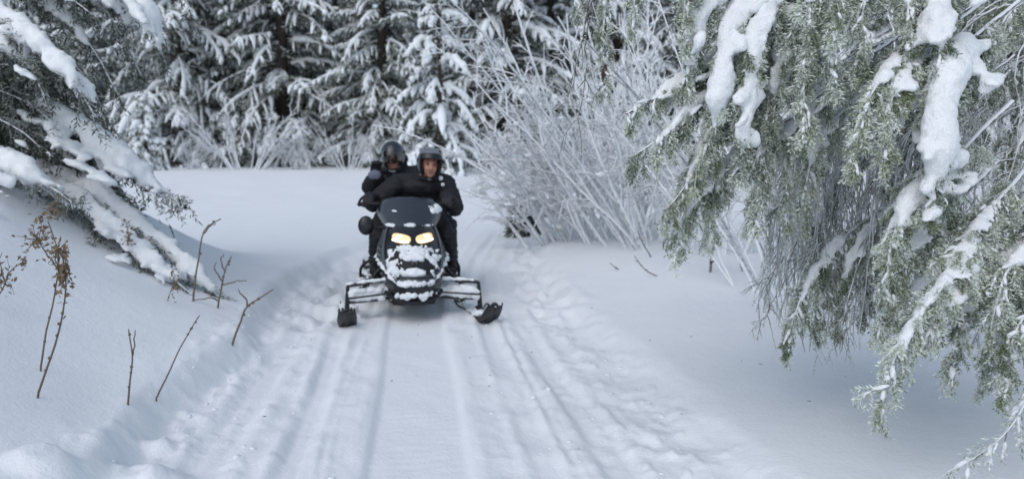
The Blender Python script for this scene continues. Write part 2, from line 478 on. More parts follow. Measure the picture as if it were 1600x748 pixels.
# ------------------------------------------------------------------ forest behind the clearing
def far_spruce(name, seed, H, R, step, nb, droop, snow_r, lat_n, label, z0=0.5, top=99.0, frost=0.25, fringe=17, cover=0.9):
    r = np.random.default_rng(seed)
    t = thing(name, (0, 0, 0), label, 'tree')
    mb = MB(); k = np.linspace(0, 1, 8)
    tubes(mb, np.stack([0.06 * np.sin(k * 5 + seed), 0.05 * np.cos(k * 4), k * H], 1), 0.018 * H * (1 - k * 0.95) + 0.01, 8)
    mb.build('trunk', M['bark'], t)
    S, Dr, L, G = [], [], [], []
    z = z0
    while z < min(H * 0.985, top):
        f = 1 - z / H
        n = max(4, int(nb * (0.6 + 0.5 * f)))
        a0 = r.random() * 6.28
        for q in range(n):
            a = a0 + q * 6.283 / n + r.normal(0, 0.18)
            S.append((0, 0, z + r.normal(0, step * 0.3))); Dr.append((math.cos(a), math.sin(a), 0.12 + 0.5 * (1 - f) ** 2 + r.normal(0, 0.1)))
            L.append(R * f ** 0.75 * r.uniform(0.7, 1.18) + 0.12); G.append(droop * r.uniform(0.7, 1.35))
        z += step * r.uniform(0.8, 1.25)
    S, Dr, L, G = map(np.array, (S, Dr, L, G))
    P = paths(S, Dr, L, G, 8, 0.05, r)
    wood = MB(); tubes(wood, P, (0.012 + 0.012 * L)[:, None] * np.linspace(1, 0.25, 8)[None], 4)
    # side branches
    tt = np.linspace(0.22, 0.97, lat_n)
    sub, par = [], []
    LP, LD, LL, LG = [], [], [], []
    for side in (-1, 1):
        for q in tt:
            q2 = np.clip(q + r.normal(0, 0.03, len(P)), 0.1, 0.99)
            kf = q2 * 7; i0 = np.minimum(kf.astype(int), 6); fr = (kf - i0)[:, None]
            p = P[np.arange(len(P)), i0] * (1 - fr) + P[np.arange(len(P)), i0 + 1] * fr
            tn = nrm(P[np.arange(len(P)), i0 + 1] - P[np.arange(len(P)), i0])
            sd = nrm(np.cross(tn, UP)) * side
            LP.append(p); LD.append(tn * 0.75 + sd * r.uniform(0.5, 1.0, (len(P), 1)) + np.array([0, 0, 0.05]))
            LL.append(L * 0.32 * (1.15 - q2) * r.uniform(0.6, 1.3, len(P)) + 0.08); LG.append(G * r.uniform(0.9, 1.9, len(P)))
    LP, LD, LL, LG = map(np.concatenate, (LP, LD, LL, LG))
    P2 = paths(LP, LD, LL, LG, 5, 0.06, r)
    # snow along branches: flattened lumpy strips
    snow = MB()
    def strips(PP, rad, keep, n):
        m = r.random(len(PP)) < keep
        PP = PP[m]; K = PP.shape[1]
        rr = rad * (0.55 + 0.9 * r.random((len(PP), K))) * np.array([0.55] + [1.0] * (K - 2) + [0.3])[None]
        rr = rr * r.uniform(0.6, 1.35, (len(PP), 1))
        tubes(snow, PP + np.array([0, 0, 1.0]) * rr[..., None] * 0.55, rr, n)
    strips(P[:, 1:], snow_r * 1.0, 0.85 * cover, 6); strips(P2, snow_r * 0.85, 0.66 * cover, 5)
    nd = MB()
    def fr(PP, per_m, ln, wd):
        A = PP[:, :-1].reshape(-1, 3); B = PP[:, 1:].reshape(-1, 3)
        f0 = frost + 0.22 * r.normal(size=len(PP))
        needles(nd, A - [0, 0, 0.01], B - [0, 0, 0.03], per_m, ln, wd, np.repeat(f0, PP.shape[1] - 1), r.random(len(A)), 1.0, 0.3, r)
    fr(P2, fringe, 0.22, 0.030); fr(P[:, 1:], fringe, 0.22, 0.03)
    wood.build('branches', M['bark'], t)
    nd.build('crown', M['needle_far'], t, attrs=True, smooth=False)
    snow.build('snow_load', M['snowfar'], t)
    return t

def rime_bush(name, seed, n, h, spread, label, cat, group=None, r0=0.022, mat='rime_far', lean=(0, 0), sides=3, kids=9, stem_parts=False, loc=(0, 0, 0), kid_len=0.42, twigs=5, grav=0.25, base_r=0.3, snowp=0.0, kid_r=0.62):
    """bare shrub thick with rime: stems with side branches and twigs"""
    r = np.random.default_rng(seed)
    loc = np.array(loc, float)
    t = thing(name, loc, label, cat, group)
    a = r.random(n) * 6.283; q = np.sqrt(r.random(n))
    S = np.stack([np.cos(a) * q * base_r, np.sin(a) * q * base_r, np.full(n, -0.12)], 1)
    D = np.stack([np.cos(a) * q * spread + lean[0], np.sin(a) * q * spread + lean[1], np.ones(n)], 1)
    D += r.normal(0, 0.12, D.shape)
    hl_ = np.linalg.norm(D[:, :2], axis=1, keepdims=True); D[:, :2] *= np.minimum(1, 0.72 / np.maximum(hl_, 1e-6)) if stem_parts else 1.0
    L = h * r.uniform(0.55, 1.1, n) * np.linalg.norm(D, axis=1) ** 0.3
    P = paths(S, D, L, grav * r.uniform(0.3, 1.6, n), 10, 0.07, r)
    all_mb = MB(); snow = MB(); SB = []
    for i in range(n):
        mb = MB() if stem_parts else all_mb
        tubes(mb, P[i], np.linspace(1, 0.35, 10) * r0 * r.uniform(0.8, 1.3), sides + 1)
        kf = r.uniform(0.22, 0.98, kids) * 9; i0 = np.minimum(kf.astype(int), 8); f = (kf - i0)[:, None]
        p = P[i, i0] * (1 - f) + P[i, i0 + 1] * f
        tn = nrm(P[i, i0 + 1] - P[i, i0])
        rv = nrm(np.cross(tn, r.normal(size=(kids, 3))))
        kl = kid_len * h * 0.5 * r.uniform(0.4, 1.2, kids) * (1.1 - kf / 12)
        K2 = paths(p, tn + rv * r.uniform(0.4, 1.0, (kids, 1)), kl, grav, 5, 0.1, r)
        tubes(mb, K2, r0 * kid_r * np.linspace(1, 0.4, 5)[None] * r.uniform(0.7, 1.2, (kids, 1)), sides)
        if twigs:
            for w in range(twigs):
                kk = r.integers(1, 4, kids); f = r.random((kids, 1))
                p = K2[np.arange(kids), kk] * (1 - f) + K2[np.arange(kids), kk + 1] * f
                tn = nrm(K2[np.arange(kids), kk + 1] - K2[np.arange(kids), kk])
                rv = nrm(np.cross(tn, r.normal(size=(kids, 3))))
                K3 = paths(p, tn + rv * 0.9, kl * r.uniform(0.25, 0.6, kids), grav, 3, 0.12, r)
                tubes(mb, K3, r0 * kid_r * 0.65 * np.array([1, 0.8, 0.4])[None] * np.ones((kids, 1)), 3)
        if snowp:
            m = r.random(kids) < snowp
            if m.any(): SB.append(K2[m, 1])
        if stem_parts: mb.build('stem', M[mat], t, origin=(0, 0, 0))
    if not stem_parts: all_mb.build('branches', M[mat], t, origin=(0, 0, 0))['kind'] = 'stuff'
    if SB:
        SB = np.concatenate(SB)
        ax = r.normal(size=SB.shape)
        balls(snow, SB + [0, 0, 0.02], np.stack([r.uniform(.03, .065, len(SB)), r.uniform(.03, .065, len(SB)), r.uniform(.02, .035, len(SB))], 1), ICO1)
        snow.build('snow_load', M['snowload'], t, origin=(0, 0, 0))['kind'] = 'stuff'
    return t

V1 = [far_spruce('spruce_tree', 11, 16.0, 4.6, 0.56, 7, 0.85, 0.080, 10, 'x', top=11.5, frost=0.28),
      far_spruce('spruce_tree', 12, 17.0, 3.9, 0.62, 7, 0.62, 0.090, 10, 'x', top=11.5, frost=0.38),
      far_spruce('spruce_tree', 13, 15.0, 4.4, 0.60, 6, 1.05, 0.090, 10, 'x', top=11.5, frost=0.24),
      far_spruce('spruce_tree', 14, 16.0, 3.6, 0.55, 7, 0.75, 0.068, 10, 'x', top=11.5, frost=0.4)]
used = set()
def place_tree(k, u, d, rz, sc, label, group):
    o = V1[k] if k not in used else copy_tree(V1[k])
    used.add(k)
    p = W(u, 250, d); p[2] = gz(p[0], p[1]) - 0.05
    o.location = p; o.rotation_euler = (0, 0, rz); o.scale = (sc, sc, sc * 1.02)
    tag(o, label, 'tree', group)
FRONT = [(0, 35, 36.0, 'snowy spruce seen through the big boughs at the upper left edge'),
         (3, 150, 33.0, 'snowy spruce rising above the small white fir on the left'),
         (2, 285, 30.5, 'dark-bottomed snowy spruce just to the right of the small white fir'),
         (1, 355, 32.5, 'broad pale spruce above the left end of the open field'),
         (0, 445, 31.0, 'snow-laden spruce left of the passenger, second from the field end'),
         (2, 530, 34.0, 'drooping snowy spruce above and left of the passenger helmet'),
         (3, 600, 30.0, 'snowy spruce directly behind the two riders'),
         (0, 790, 30.0, 'dark spruce between the drooping fir and the frosted thicket'),
         (1, 860, 34.0, 'snowy spruce rising behind the left part of the frosted thicket'),
         (2, 960, 33.0, 'snowy spruce behind the hanging cone and bare twig'),
         (0, 1060, 34.0, 'spruce behind the thicket, left of the frosted foreground spruce'),
         (3, 1170, 33.0, 'spruce behind the foreground spruce snow streaks'),
         (1, 1290, 34.5, 'spruce behind the middle of the foreground spruce'),
         (2, 1420, 33.0, 'spruce behind the large snow tongue of the foreground spruce'),
         (0, 1560, 34.0, 'spruce seen through gaps at the upper right edge')]
for i, (k, u, d, lab) in enumerate(FRONT):
    place_tree(k, u, d * 1.13, 1.3 * i + 0.4, 0.82 + 0.09 * ((i * 7) % 5), lab, 'front row of forest spruces')
for i in range(17):
    place_tree((i * 3 + 1) % 4, -40 + 104 * i + 25 * ((i * 5) % 3), 42.5 + (i * 7 % 4), 0.9 * i, 1.0 + 0.06 * (i % 3),
               'snow-dusted spruce standing in the second row of the dark forest', 'second row of forest spruces')
for i in range(15):
    place_tree((i * 5 + 2) % 4, -80 + 124 * i, 51 + (i * 5 % 6), 2.1 * i, 1.25 + 0.07 * (i % 3),
               'spruce deep in the dark forest behind the others', 'spruces deep in the forest')

# the young drooping spruce and the small white fir
yt = far_spruce('young_spruce', 31, 6.3, 2.9, 0.60, 6, 1.35, 0.105, 6, 'young spruce with long drooping snow-covered boughs in front of the forest', z0=0.9, frost=0.05, fringe=14, cover=0.85)
p = W(686, 262, 26.0); p[2] = gz(p[0], p[1]); yt.location = p; yt.rotation_euler = (0, 0, 0.5); yt['group'] = 'young trees at the forest edge'
sf = far_spruce('small_fir', 32, 2.7, 0.75, 0.17, 6, 1.1, 0.065, 4, 'small fir plastered white with snow at the forest edge', z0=0.15, frost=0.6, fringe=9)
p = W(228, 262, 27.0); p[2] = gz(p[0], p[1]); sf.location = p; sf['group'] = 'young trees at the forest edge'
FB = []
for i, (u, d, h, lab) in enumerate([(190, 29, 2.0, 'frosted bush left of the small white fir'), (300, 28.5, 1.7, 'frosted bush at the left end of the open field'),
        (385, 28.0, 3.3, 'tall pale frosted bush at the forest edge, third from the left'), (465, 28.8, 2.0, 'frosted bush at the forest edge left of the passenger'),
        (545, 27.5, 2.2, 'frosted bush right beside the passenger at the forest edge'), (640, 29, 1.8, 'low frosted bush behind the riders heads'),
        (725, 28.0, 1.8, 'frosted bush under the young drooping spruce'), (790, 29, 1.6, 'frosted bush where the trail meets the forest')]):
    p = W(u, 262, d); p[2] = gz(p[0], p[1])
    if i < 4:
        FB.append(rime_bush('frosted_bush', 50 + i, 18, 3.2, 0.8, lab, 'bush', 'frosted bushes along the forest edge', r0=0.028, loc=p, kids=10, twigs=5, base_r=0.6)); o = FB[-1]
    else:
        o = copy_tree(FB[i - 4]); o.location = p; o.rotation_euler = (0, 0, 1.7 * i); o['label'] = lab
    o.scale = (h / 3.2,) * 3
# ------------------------------------------------------------------ near spruces, bough by bough
def bough(tree, trunk_xy, pts, lat=0.2, lstep=0.036, grav=1.2, frost=0.45, tint=0.3, snow=0.0, snow_rng=(0.0, 1.0), snow_lat=0.5,
          wood=0.010, per_m=325, nlen=0.0180, nwid=0.0021, shoot=0.06, sstep=0.020, seed=0, s0=0.1, mat='needle', voxel=0.0125,
          smin=0.25, pad=0.70, flat=0.62, label=None, fan=1.0, snow_lump=0.009, tipend=1.0):
    """one bough of a near spruce: wood (the part), needles and snow (its sub-parts)"""
    r = np.random.default_rng(1000 + seed)
    C = np.array([W(*q) if len(q) == 3 else q[:3] for q in pts])
    n = 28
    P = resample(C, n)
    L = np.linalg.norm(np.diff(P, axis=0), axis=1).sum()
    P = P + 0.012 * np.stack([fbm(P * 6 + k * 9, 40 + seed, 2) for k in range(3)], 1)
    T = nrm(np.gradient(P, axis=0))
    # laterals, both sides, shorter to the tip
    q = np.arange(s0 * L, L, lstep)
    q = np.clip(np.concatenate([q, q + lstep * 0.5]) + r.normal(0, lstep * 0.3, 2 * len(q)), 0, L * 0.995)
    side = np.concatenate([np.ones(len(q) // 2), -np.ones(len(q) // 2)])
    kf = q / L * (n - 1); i0 = np.minimum(kf.astype(int), n - 2); f = (kf - i0)[:, None]
    p = P[i0] * (1 - f) + P[i0 + 1] * f; t = T[i0]
    out = nrm(np.stack([p[:, 0] - trunk_xy[0], p[:, 1] - trunk_xy[1], np.zeros(len(p))], 1))
    b = nrm(np.cross(t, UP) + 0.25 * r.normal(size=t.shape)); c = np.cross(b, t)
    ang = r.normal(0, 0.55 * fan, len(p))
    sd = b * (side * np.cos(ang))[:, None] + c * np.sin(ang)[:, None]
    u = q / L
    prof = (0.45 + 0.55 * np.sin(np.clip(u * 1.15, 0, 1) * math.pi) ** 0.6) * (1 - 0.35 * u) * tipend
    ll = lat * prof * r.uniform(0.55, 1.2, len(p)) + 0.03
    LT = paths(p, t * 0.75 + sd * r.uniform(0.5, 0.95, (len(p), 1)), ll, grav * r.uniform(0.6, 1.5, len(p)), 7, 0.05, r)
    wd = MB()
    tubes(wd, P, np.linspace(1, 0.3, n) * wood, 7)
    tubes(wd, LT, np.linspace(1, 0.4, 7)[None] * np.clip(ll * 0.014, 0.0016, 0.004)[:, None], 3)
    # shoots on the laterals
    A, B, FR, TI = [], [], [], []
    lf = np.clip(frost - 0.05 + 0.27 * r.normal(size=len(p)), 0, 1); lt = np.clip(tint + 0.3 * r.normal(size=len(p)), 0, 1)
    A.append(LT[:, :-1].reshape(-1, 3)); B.append(LT[:, 1:].reshape(-1, 3)); FR.append(np.repeat(lf, 6)); TI.append(np.repeat(lt, 6))
    ns = np.maximum((ll / sstep).astype(int), 1)
    li = np.repeat(np.arange(len(p)), ns * 2)
    v = r.uniform(0.12, 1.0, len(li)); kk = v * 6; j0 = np.minimum(kk.astype(int), 5); f = (kk - j0)[:, None]
    sp = LT[li, j0] * (1 - f) + LT[li, j0 + 1] * f; st = nrm(LT[li, j0 + 1] - LT[li, j0])
    sb = nrm(np.cross(st, UP * 0.6 + 0.6 * r.normal(size=st.shape))) * np.sign(r.normal(size=(len(li), 1)))
    sl = shoot * r.uniform(0.5, 1.3, len(li)) * (1.1 - 0.5 * v)
    SP = paths(sp, st * 0.8 + sb * 0.75, sl, grav * 0.5, 3, 0.05, r)
    A.append(SP[:, :-1].reshape(-1, 3)); B.append(SP[:, 1:].reshape(-1, 3)); FR.append(np.repeat(lf[li], 2)); TI.append(np.repeat(lt[li], 2))
    # leader
    m0 = int(n * 0.55)
    A.append(P[m0:-1]); B.append(P[m0 + 1:]); FR.append(np.full(n - 1 - m0, frost)); TI.append(np.full(n - 1 - m0, tint))
    nd = MB()
    needles(nd, np.concatenate(A), np.concatenate(B), per_m, nlen, nwid, np.concatenate(FR), np.concatenate(TI), 0.8, 0.46, r)
    part = wd.build('branch', M['rime'], tree)
    if label: part['label'] = label
    nd.build('needles', M[mat], part, attrs=True, smooth=False)['kind'] = 'stuff'
    def dust(mb_):
        # small pads of snow caught on the side twigs
        e = np.nonzero(r.random(len(p)) < 0.6)[0]
        for q_ in range(4):
            j = r.integers(1, 6, len(e)); rr = r.uniform(0.003, 0.0095, len(e)) * (1.15 - 0.12 * j)
            tn = nrm(LT[e, j + 1] - LT[e, j - 1])
            balls(mb_, LT[e, j] + (UP * 0.7 - FWD * 0.4) * rr[:, None], np.stack([rr, rr, rr * 0.8], 1), ICO0, tn + 0.2 * r.normal(size=tn.shape), 3.6)
    if voxel < 0.02:
        dm = MB(); dust(dm); dm.build('twig_snow', M['snowload'], part)['kind'] = 'stuff'
    if snow > 0:
        sm = MB()
        outn = nrm(np.stack([P[:, 0] - trunk_xy[0], P[:, 1] - trunk_xy[1], np.zeros(n)], 1))
        S = resample(P, 46); S_T = nrm(np.gradient(S, axis=0))
        un = np.linspace(0, 1, 46)
        on = nrm(np.stack([S[:, 0] - trunk_xy[0], S[:, 1] - trunk_xy[1], np.zeros(46)], 1)) * 0.35 - FWD * 0.25
        nn = UP[None] - S_T * S_T[:, 2:3] + on; nn = nn / np.maximum(np.linalg.norm(nn, axis=1, keepdims=True), 0.5)
        env = ss(snow_rng[0], snow_rng[0] + 0.12, un) * ss(snow_rng[1], snow_rng[1] - 0.15, un)
        rad = snow * env * (0.75 + 0.7 * fbm(S * 9, 60 + seed, 2))
        k = rad > snow * smin
        if k.any():
            balls(sm, (S + nn * rad[:, None] * 0.45)[k], (rad * 0.66)[k], ICO1, S_T[k], 1.8)
            nb_ = int(2.6 * L / snow) + 12
            uu = r.uniform(max(snow_rng[0], 0.02), snow_rng[1], nb_); ii = np.minimum((uu * 45).astype(int), 45)
            br = nrm(np.cross(S_T[ii], UP + 0.2 * FWD)) * (r.normal(0, pad, nb_) * snow * env[ii] * (0.55 + 0.8 * uu))[:, None]
            r2 = snow * r.uniform(0.20, 0.48, nb_) * np.clip(env[ii] + 0.2, 0, 1)
            balls(sm, S[ii] + br + nn[ii] * (r2 * r.uniform(0.0, 0.9, nb_))[:, None] - UP * np.abs(br).sum(1, keepdims=True) * 0.35, np.stack([r2, r2, r2 * flat], 1), ICO1, S_T[ii] + 0.15 * r.normal(size=(nb_, 3)), 2.8)
            # snow fingers on laterals
            ok = (u > snow_rng[0] + 0.03) & (u < snow_rng[1] - 0.03) & (r.random(len(p)) < snow_lat) & (np.interp(u, un, rad) > snow * 0.35)
            for e in np.nonzero(ok)[0]:
                mm = r.integers(4, 8)
                rr = np.minimum(snow * r.uniform(0.25, 0.5), 0.02 if voxel < 0.02 else 0.07) * np.linspace(1, 0.3, mm)
                tn = nrm(np.gradient(LT[e, :mm], axis=0))
                nv = UP[None] * 0.8 - FWD * 0.35
                balls(sm, LT[e, :mm] + nv * rr[:, None] * 0.7, rr, ICO1, tn, 1.9)
            Vs, Qs, Ts = remesh(sm, voxel, 2, snow_lump, 22, seed, 0.0065, 75)
            s2 = MB(); s2.add(Vs, Qs, Ts)
            s2.build('snow_load', M['snowload'], part)
    return part

def bare_twig(tree, pts, rad=0.004, kids=6, klen=0.10, seed=0, name='dead_twig', mat='deadtwig', rime=120, grav=0.6, n=16):
    r = np.random.default_rng(3000 + seed)
    P = resample(np.array([W(*q) for q in pts]), n)
    P = P + 0.05 * np.stack([fbm(P * 4 + k * 9 + seed, 70 + seed, 3) for k in range(3)], 1)
    mb = MB(); tubes(mb, P, np.linspace(1, 0.35, n) * rad, 4)
    A, B = [P[:-1]], [P[1:]]
    if kids:
        i0 = r.integers(2, n - 1, kids)
        t = nrm(P[i0] - P[i0 - 1]); sd = nrm(np.cross(t, r.normal(size=t.shape)))
        kl = klen * r.uniform(0.4, 1.3, kids)
        K = paths(P[i0], t * 0.8 + sd * 0.7, kl, grav, 6, 0.09, r)
        tubes(mb, K, np.linspace(1, 0.4, 6)[None] * rad * 0.55 * np.ones((kids, 1)), 3)
        A.append(K[:, :-1].reshape(-1, 3)); B.append(K[:, 1:].reshape(-1, 3))
        i1 = r.integers(0, kids, kids * 2); j = r.integers(1, 5, kids * 2)
        t = nrm(K[i1, j + 1 - 1] - K[i1, j - 1]); sd = nrm(np.cross(t, r.normal(size=t.shape)))
        K3 = paths(K[i1, j], t + sd * 0.8, kl[i1] * 0.45, grav, 4, 0.1, r)
        tubes(mb, K3, np.linspace(1, 0.4, 4)[None] * rad * 0.4 * np.ones((kids * 2, 1)), 3)
        A.append(K3[:, :-1].reshape(-1, 3)); B.append(K3[:, 1:].reshape(-1, 3))
    o = mb.build(name, M[mat], tree)
    if rime:
        fz = MB(); needles(fz, np.concatenate(A), np.concatenate(B), rime, 0.009, 0.0028, 0.95, 0.0, 1.0, 0.1, r)
        fz.build('rime', M['needle'], o, attrs=True, smooth=False)['kind'] = 'stuff'
    return o

def trunk(tree, base, h, r0, seed):
    mb = MB(); k = np.linspace(0, 1, 18)
    P = np.stack([base[0] + 0.04 * np.sin(k * 6 + seed), base[1] + 0.04 * np.cos(k * 5), base[2] - 0.2 + k * h], 1)
    tubes(mb, P, r0 * (1 - 0.75 * k) + 0.05 * np.exp(-k * 25), 14)
    return mb.build('trunk', M['bark'], tree)

# ---- frosted spruce on the right
tb = W(1740, 400, 4.6); tb[2] = gz(tb[0], tb[1])
RS = thing('frosted_spruce', tb, 'big spruce hung with rime and snow filling the right side of the picture', 'tree')
trunk(RS, tb, 9.0, 0.17, 1)
RX = (tb[0], tb[1])
TR = lambda z, o=0.0: (tb[0], tb[1], z)       # a start on the trunk
def rb(pts, **k):
    rb.n += 1
    k.setdefault('seed', rb.n)
    return bough(RS, RX, pts, **k)
rb.n = 0
# upper boughs reaching left over the trail edge
rb([(1560, -120, 3.9), (1330, -30, 3.4), (1190, 60, 3.1), (1080, 118, 2.95), (978, 178, 2.85)], lat=0.24, snow=0.062, snow_rng=(0.42, 1.0), frost=0.58, tint=0.47, s0=0.3, wood=0.014, grav=2.0, snow_lat=0.35)
rb([(1420, -40, 3.3), (1210, 75, 3.0), (1110, 150, 2.9), (1045, 205, 2.85), (990, 245, 2.8)], lat=0.26, snow=0.036, snow_rng=(0.4, 0.97), frost=0.62, tint=0.42, s0=0.35, wood=0.011, grav=2.2, snow_lat=0.25)
rb([(1300, 60, 3.1), (1180, 130, 2.95), (1110, 210, 2.9), (1070, 290, 2.88), (1040, 330, 2.86)], lat=0.22, snow=0.03, snow_rng=(0.35, 0.9), frost=0.65, tint=0.47, s0=0.3, grav=2.2, snow_lat=0.3)
rb([(1320, 120, 3.1), (1200, 210, 3.0), (1120, 275, 2.95), (1070, 340, 2.93), (1062, 390, 2.92)], lat=0.17, snow=0.03, snow_rng=(0.5, 0.95), frost=0.70, tint=0.37, s0=0.4, grav=2.0, snow_lat=0.4)
# streaks of snow in the upper middle
rb([(1260, -60, 3.1), (1165, 10, 2.9), (1135, 80, 2.82), (1125, 160, 2.8), (1100, 240, 2.8)], lat=0.16, snow=0.062, flat=0.5, snow_rng=(0.08, 0.92), frost=0.62, s0=0.1, grav=1.9, snow_lat=0.5)
rb([(1290, -60, 3.0), (1195, 20, 2.85), (1178, 95, 2.78), (1170, 170, 2.76), (1160, 266, 2.76)], lat=0.15, snow=0.058, flat=0.5, snow_rng=(0.1, 0.97), frost=0.62, s0=0.1, grav=1.9, snow_lat=0.5)
rb([(1300, 40, 3.1), (1215, 120, 2.95), (1195, 200, 2.9), (1185, 290, 2.9), (1180, 345, 2.9)], lat=0.18, snow=0.035, snow_rng=(0.2, 0.6), frost=0.65, s0=0.1, grav=1.9)
rb([(1240, 150, 3.2), (1150, 230, 3.0), (1120, 300, 2.95), (1105, 360, 2.95)], lat=0.15, snow=0.03, snow_rng=(0.3, 0.9), frost=0.65, s0=0.15, grav=2.0)
rb([(1230, -80, 3.1), (1120, -10, 2.9), (1088, 60, 2.85), (1070, 130, 2.83)], lat=0.14, snow=0.06, snow_rng=(0.2, 0.95), frost=0.62, s0=0.15, grav=1.9, snow_lat=0.5)
rb([(1310, -60, 3.0), (1225, 30, 2.9), (1215, 110, 2.86), (1208, 190, 2.86)], lat=0.14, snow=0.04, snow_rng=(0.3, 0.9), frost=0.65, s0=0.15, grav=1.9, snow_lat=0.4)
# clumps hanging in from the top edge
rb([(1250, -160, 3.1), (1130, -90, 2.9), (1075, -30, 2.8), (1068, 55, 2.78)], lat=0.15, frost=0.70, tint=0.62, s0=0.2, grav=2.0, snow=0.03, snow_rng=(0.3, 0.8))
rb([(1150, -160, 3.1), (1040, -90, 3.0), (1000, -40, 2.95), (990, 35, 2.9)], lat=0.09, frost=0.70, tint=0.42, s0=0.3, grav=2.0, snow=0.03, snow_rng=(0.5, 0.9))
rb([(1120, -160, 3.3), (1000, -100, 3.2), (955, -40, 3.1), (942, 60, 3.05), (945, 140, 3.05)], lat=0.09, frost=0.70, tint=0.32, s0=0.3, grav=2.0, snow=0.022, snow_rng=(0.3, 0.8))
rb([(1080, -180, 3.3), (940, -100, 3.2), (905, -40, 3.1), (900, 10, 3.1)], lat=0.07, frost=0.70, tint=0.52, s0=0.4, grav=2.0)
# pale curtains
rb([(1420, -150, 3.2), (1300, -70, 2.9), (1262, 10, 2.75), (1258, 100, 2.72), (1255, 200, 2.72)], lat=0.19, frost=0.80, tint=0.37, s0=0.1, grav=2.1, snow=0.03, snow_rng=(0.1, 0.45))
rb([(1450, -150, 3.2), (1340, -80, 2.85), (1305, -10, 2.7), (1298, 60, 2.66), (1297, 125, 2.66)], lat=0.17, frost=0.80, tint=0.47, s0=0.1, grav=2.1, snow=0.028, snow_rng=(0.25, 0.75), snow_lat=0.3)
rb([(1440, -120, 3.1), (1370, -60, 2.85), (1352, 0, 2.72), (1345, 60, 2.7), (1342, 105, 2.7)], lat=0.16, frost=0.75, tint=0.62, s0=0.1, grav=2.0, snow=0.026, snow_rng=(0.3, 0.8), snow_lat=0.3)
rb([(1480, -120, 3.1), (1430, -60, 2.85), (1420, 0, 2.75), (1415, 60, 2.72), (1413, 100, 2.72)], lat=0.13, frost=0.75, tint=0.67, s0=0.1, grav=2.0, snow=0.026, snow_rng=(0.3, 0.8), snow_lat=0.3)
rb([(1400, 60, 3.4), (1290, 130, 3.15), (1235, 200, 3.05), (1225, 270, 3.0), (1222, 330, 3.0)], lat=0.18, frost=0.75, tint=0.42, s0=0.15, grav=2.0, snow=0.035, snow_rng=(0.4, 0.8))
rb([(1380, 130, 3.4), (1290, 200, 3.2), (1262, 270, 3.1), (1255, 340, 3.1)], lat=0.14, frost=0.70, tint=0.57, s0=0.2, grav=2.0, snow=0.03, snow_rng=(0.35, 0.8), snow_lat=0.3)
# heart of the tree: frosted clump
rb([(1530, -40, 3.2), (1430, 60, 2.85), (1375, 125, 2.65), (1345, 190, 2.6), (1335, 255, 2.6)], lat=0.16, frost=0.80, tint=0.87, s0=0.3, grav=1.8, snow=0.03, snow_rng=(0.4, 0.85))
rb([(1540, 0, 3.2), (1450, 70, 2.85), (1405, 130, 2.65), (1388, 190, 2.6), (1380, 250, 2.6)], lat=0.14, frost=0.80, tint=0.90, s0=0.3, grav=1.8, snow=0.03, snow_rng=(0.45, 0.9))
# big snow tongues
rb([(1580, -140, 3.2), (1475, -30, 2.85), (1462, 40, 2.7), (1470, 90, 2.65), (1455, 150, 2.63)], lat=0.14, frost=0.55, tint=0.42, s0=0.25, grav=1.6, snow=0.066, snow_rng=(0.35, 0.9), snow_lat=0.3, pad=0.8, flat=0.45)
rb([(1620, -20, 3.2), (1510, 70, 2.9), (1476, 150, 2.65), (1466, 230, 2.6), (1458, 325, 2.58)], lat=0.17, frost=0.55, tint=0.37, s0=0.25, grav=1.5, snow=0.088, snow_rng=(0.38, 1.0), snow_lat=0.3, pad=0.85, flat=0.45)
rb([(1580, 160, 3.0), (1470, 270, 2.75), (1415, 330, 2.65), (1392, 385, 2.6), (1385, 470, 2.6)], lat=0.17, frost=0.70, tint=0.52, s0=0.25, grav=1.6, snow=0.066, snow_rng=(0.35, 0.8), snow_lat=0.5)
rb([(1560, 250, 3.0), (1460, 340, 2.8), (1405, 400, 2.7), (1385, 460, 2.66), (1378, 520, 2.66)], lat=0.17, frost=0.68, tint=0.52, s0=0.25, grav=1.8, snow=0.035, snow_rng=(0.4, 0.8))
# the lowest bough, pointing down to the snow
rb([(1640, 220, 3.1), (1530, 350, 2.7), (1470, 440, 2.5), (1405, 545, 2.4), (1372, 628, 2.35)], lat=0.15, frost=0.80, tint=0.62, s0=0.25, grav=1.4, snow=0.03, snow_rng=(0.3, 0.95), snow_lat=0.4, per_m=330)
rb([(1600, 330, 2.9), (1520, 400, 2.65), (1470, 470, 2.5), (1452, 530, 2.46)], lat=0.13, frost=0.80, tint=0.62, s0=0.2, grav=1.5, snow=0.05, snow_rng=(0.5, 0.9), snow_lat=0.3)
# dark clump at the right edge
rb([(1760, 260, 3.0), (1640, 360, 2.7), (1580, 420, 2.55), (1555, 480, 2.5), (1545, 545, 2.5)], lat=0.17, frost=0.70, tint=0.32, s0=0.3, grav=1.9, snow=0.035, snow_rng=(0.4, 0.8))
rb([(1780, 330, 2.9), (1660, 420, 2.65), (1605, 490, 2.5), (1580, 550, 2.45), (1572, 610, 2.45)], lat=0.15, frost=0.70, tint=0.32, s0=0.3, grav=1.9, snow=0.03, snow_rng=(0.5, 0.8))
rb([(1740, 200, 3.2), (1640, 300, 2.9), (1600, 380, 2.75), (1590, 460, 2.7)], lat=0.16, frost=0.70, tint=0.32, s0=0.3, grav=1.9, snow=0.04, snow_rng=(0.3, 0.8))
rb([(1700, 470, 2.5), (1620, 590, 2.25), (1575, 670, 2.2), (1530, 710, 2.2), (1480, 738, 2.2)], lat=0.13, lstep=0.06, frost=0.80, tint=0.22, s0=0.25, grav=0.7, per_m=110, sstep=0.06, wood=0.005)
rb([(1720, 290, 3.0), (1580, 390, 2.75), (1515, 465, 2.65), (1492, 530, 2.6), (1484, 585, 2.6)], lat=0.16, frost=0.66, tint=0.4, s0=0.3, grav=1.9, snow=0.035, snow_rng=(0.4, 0.85))
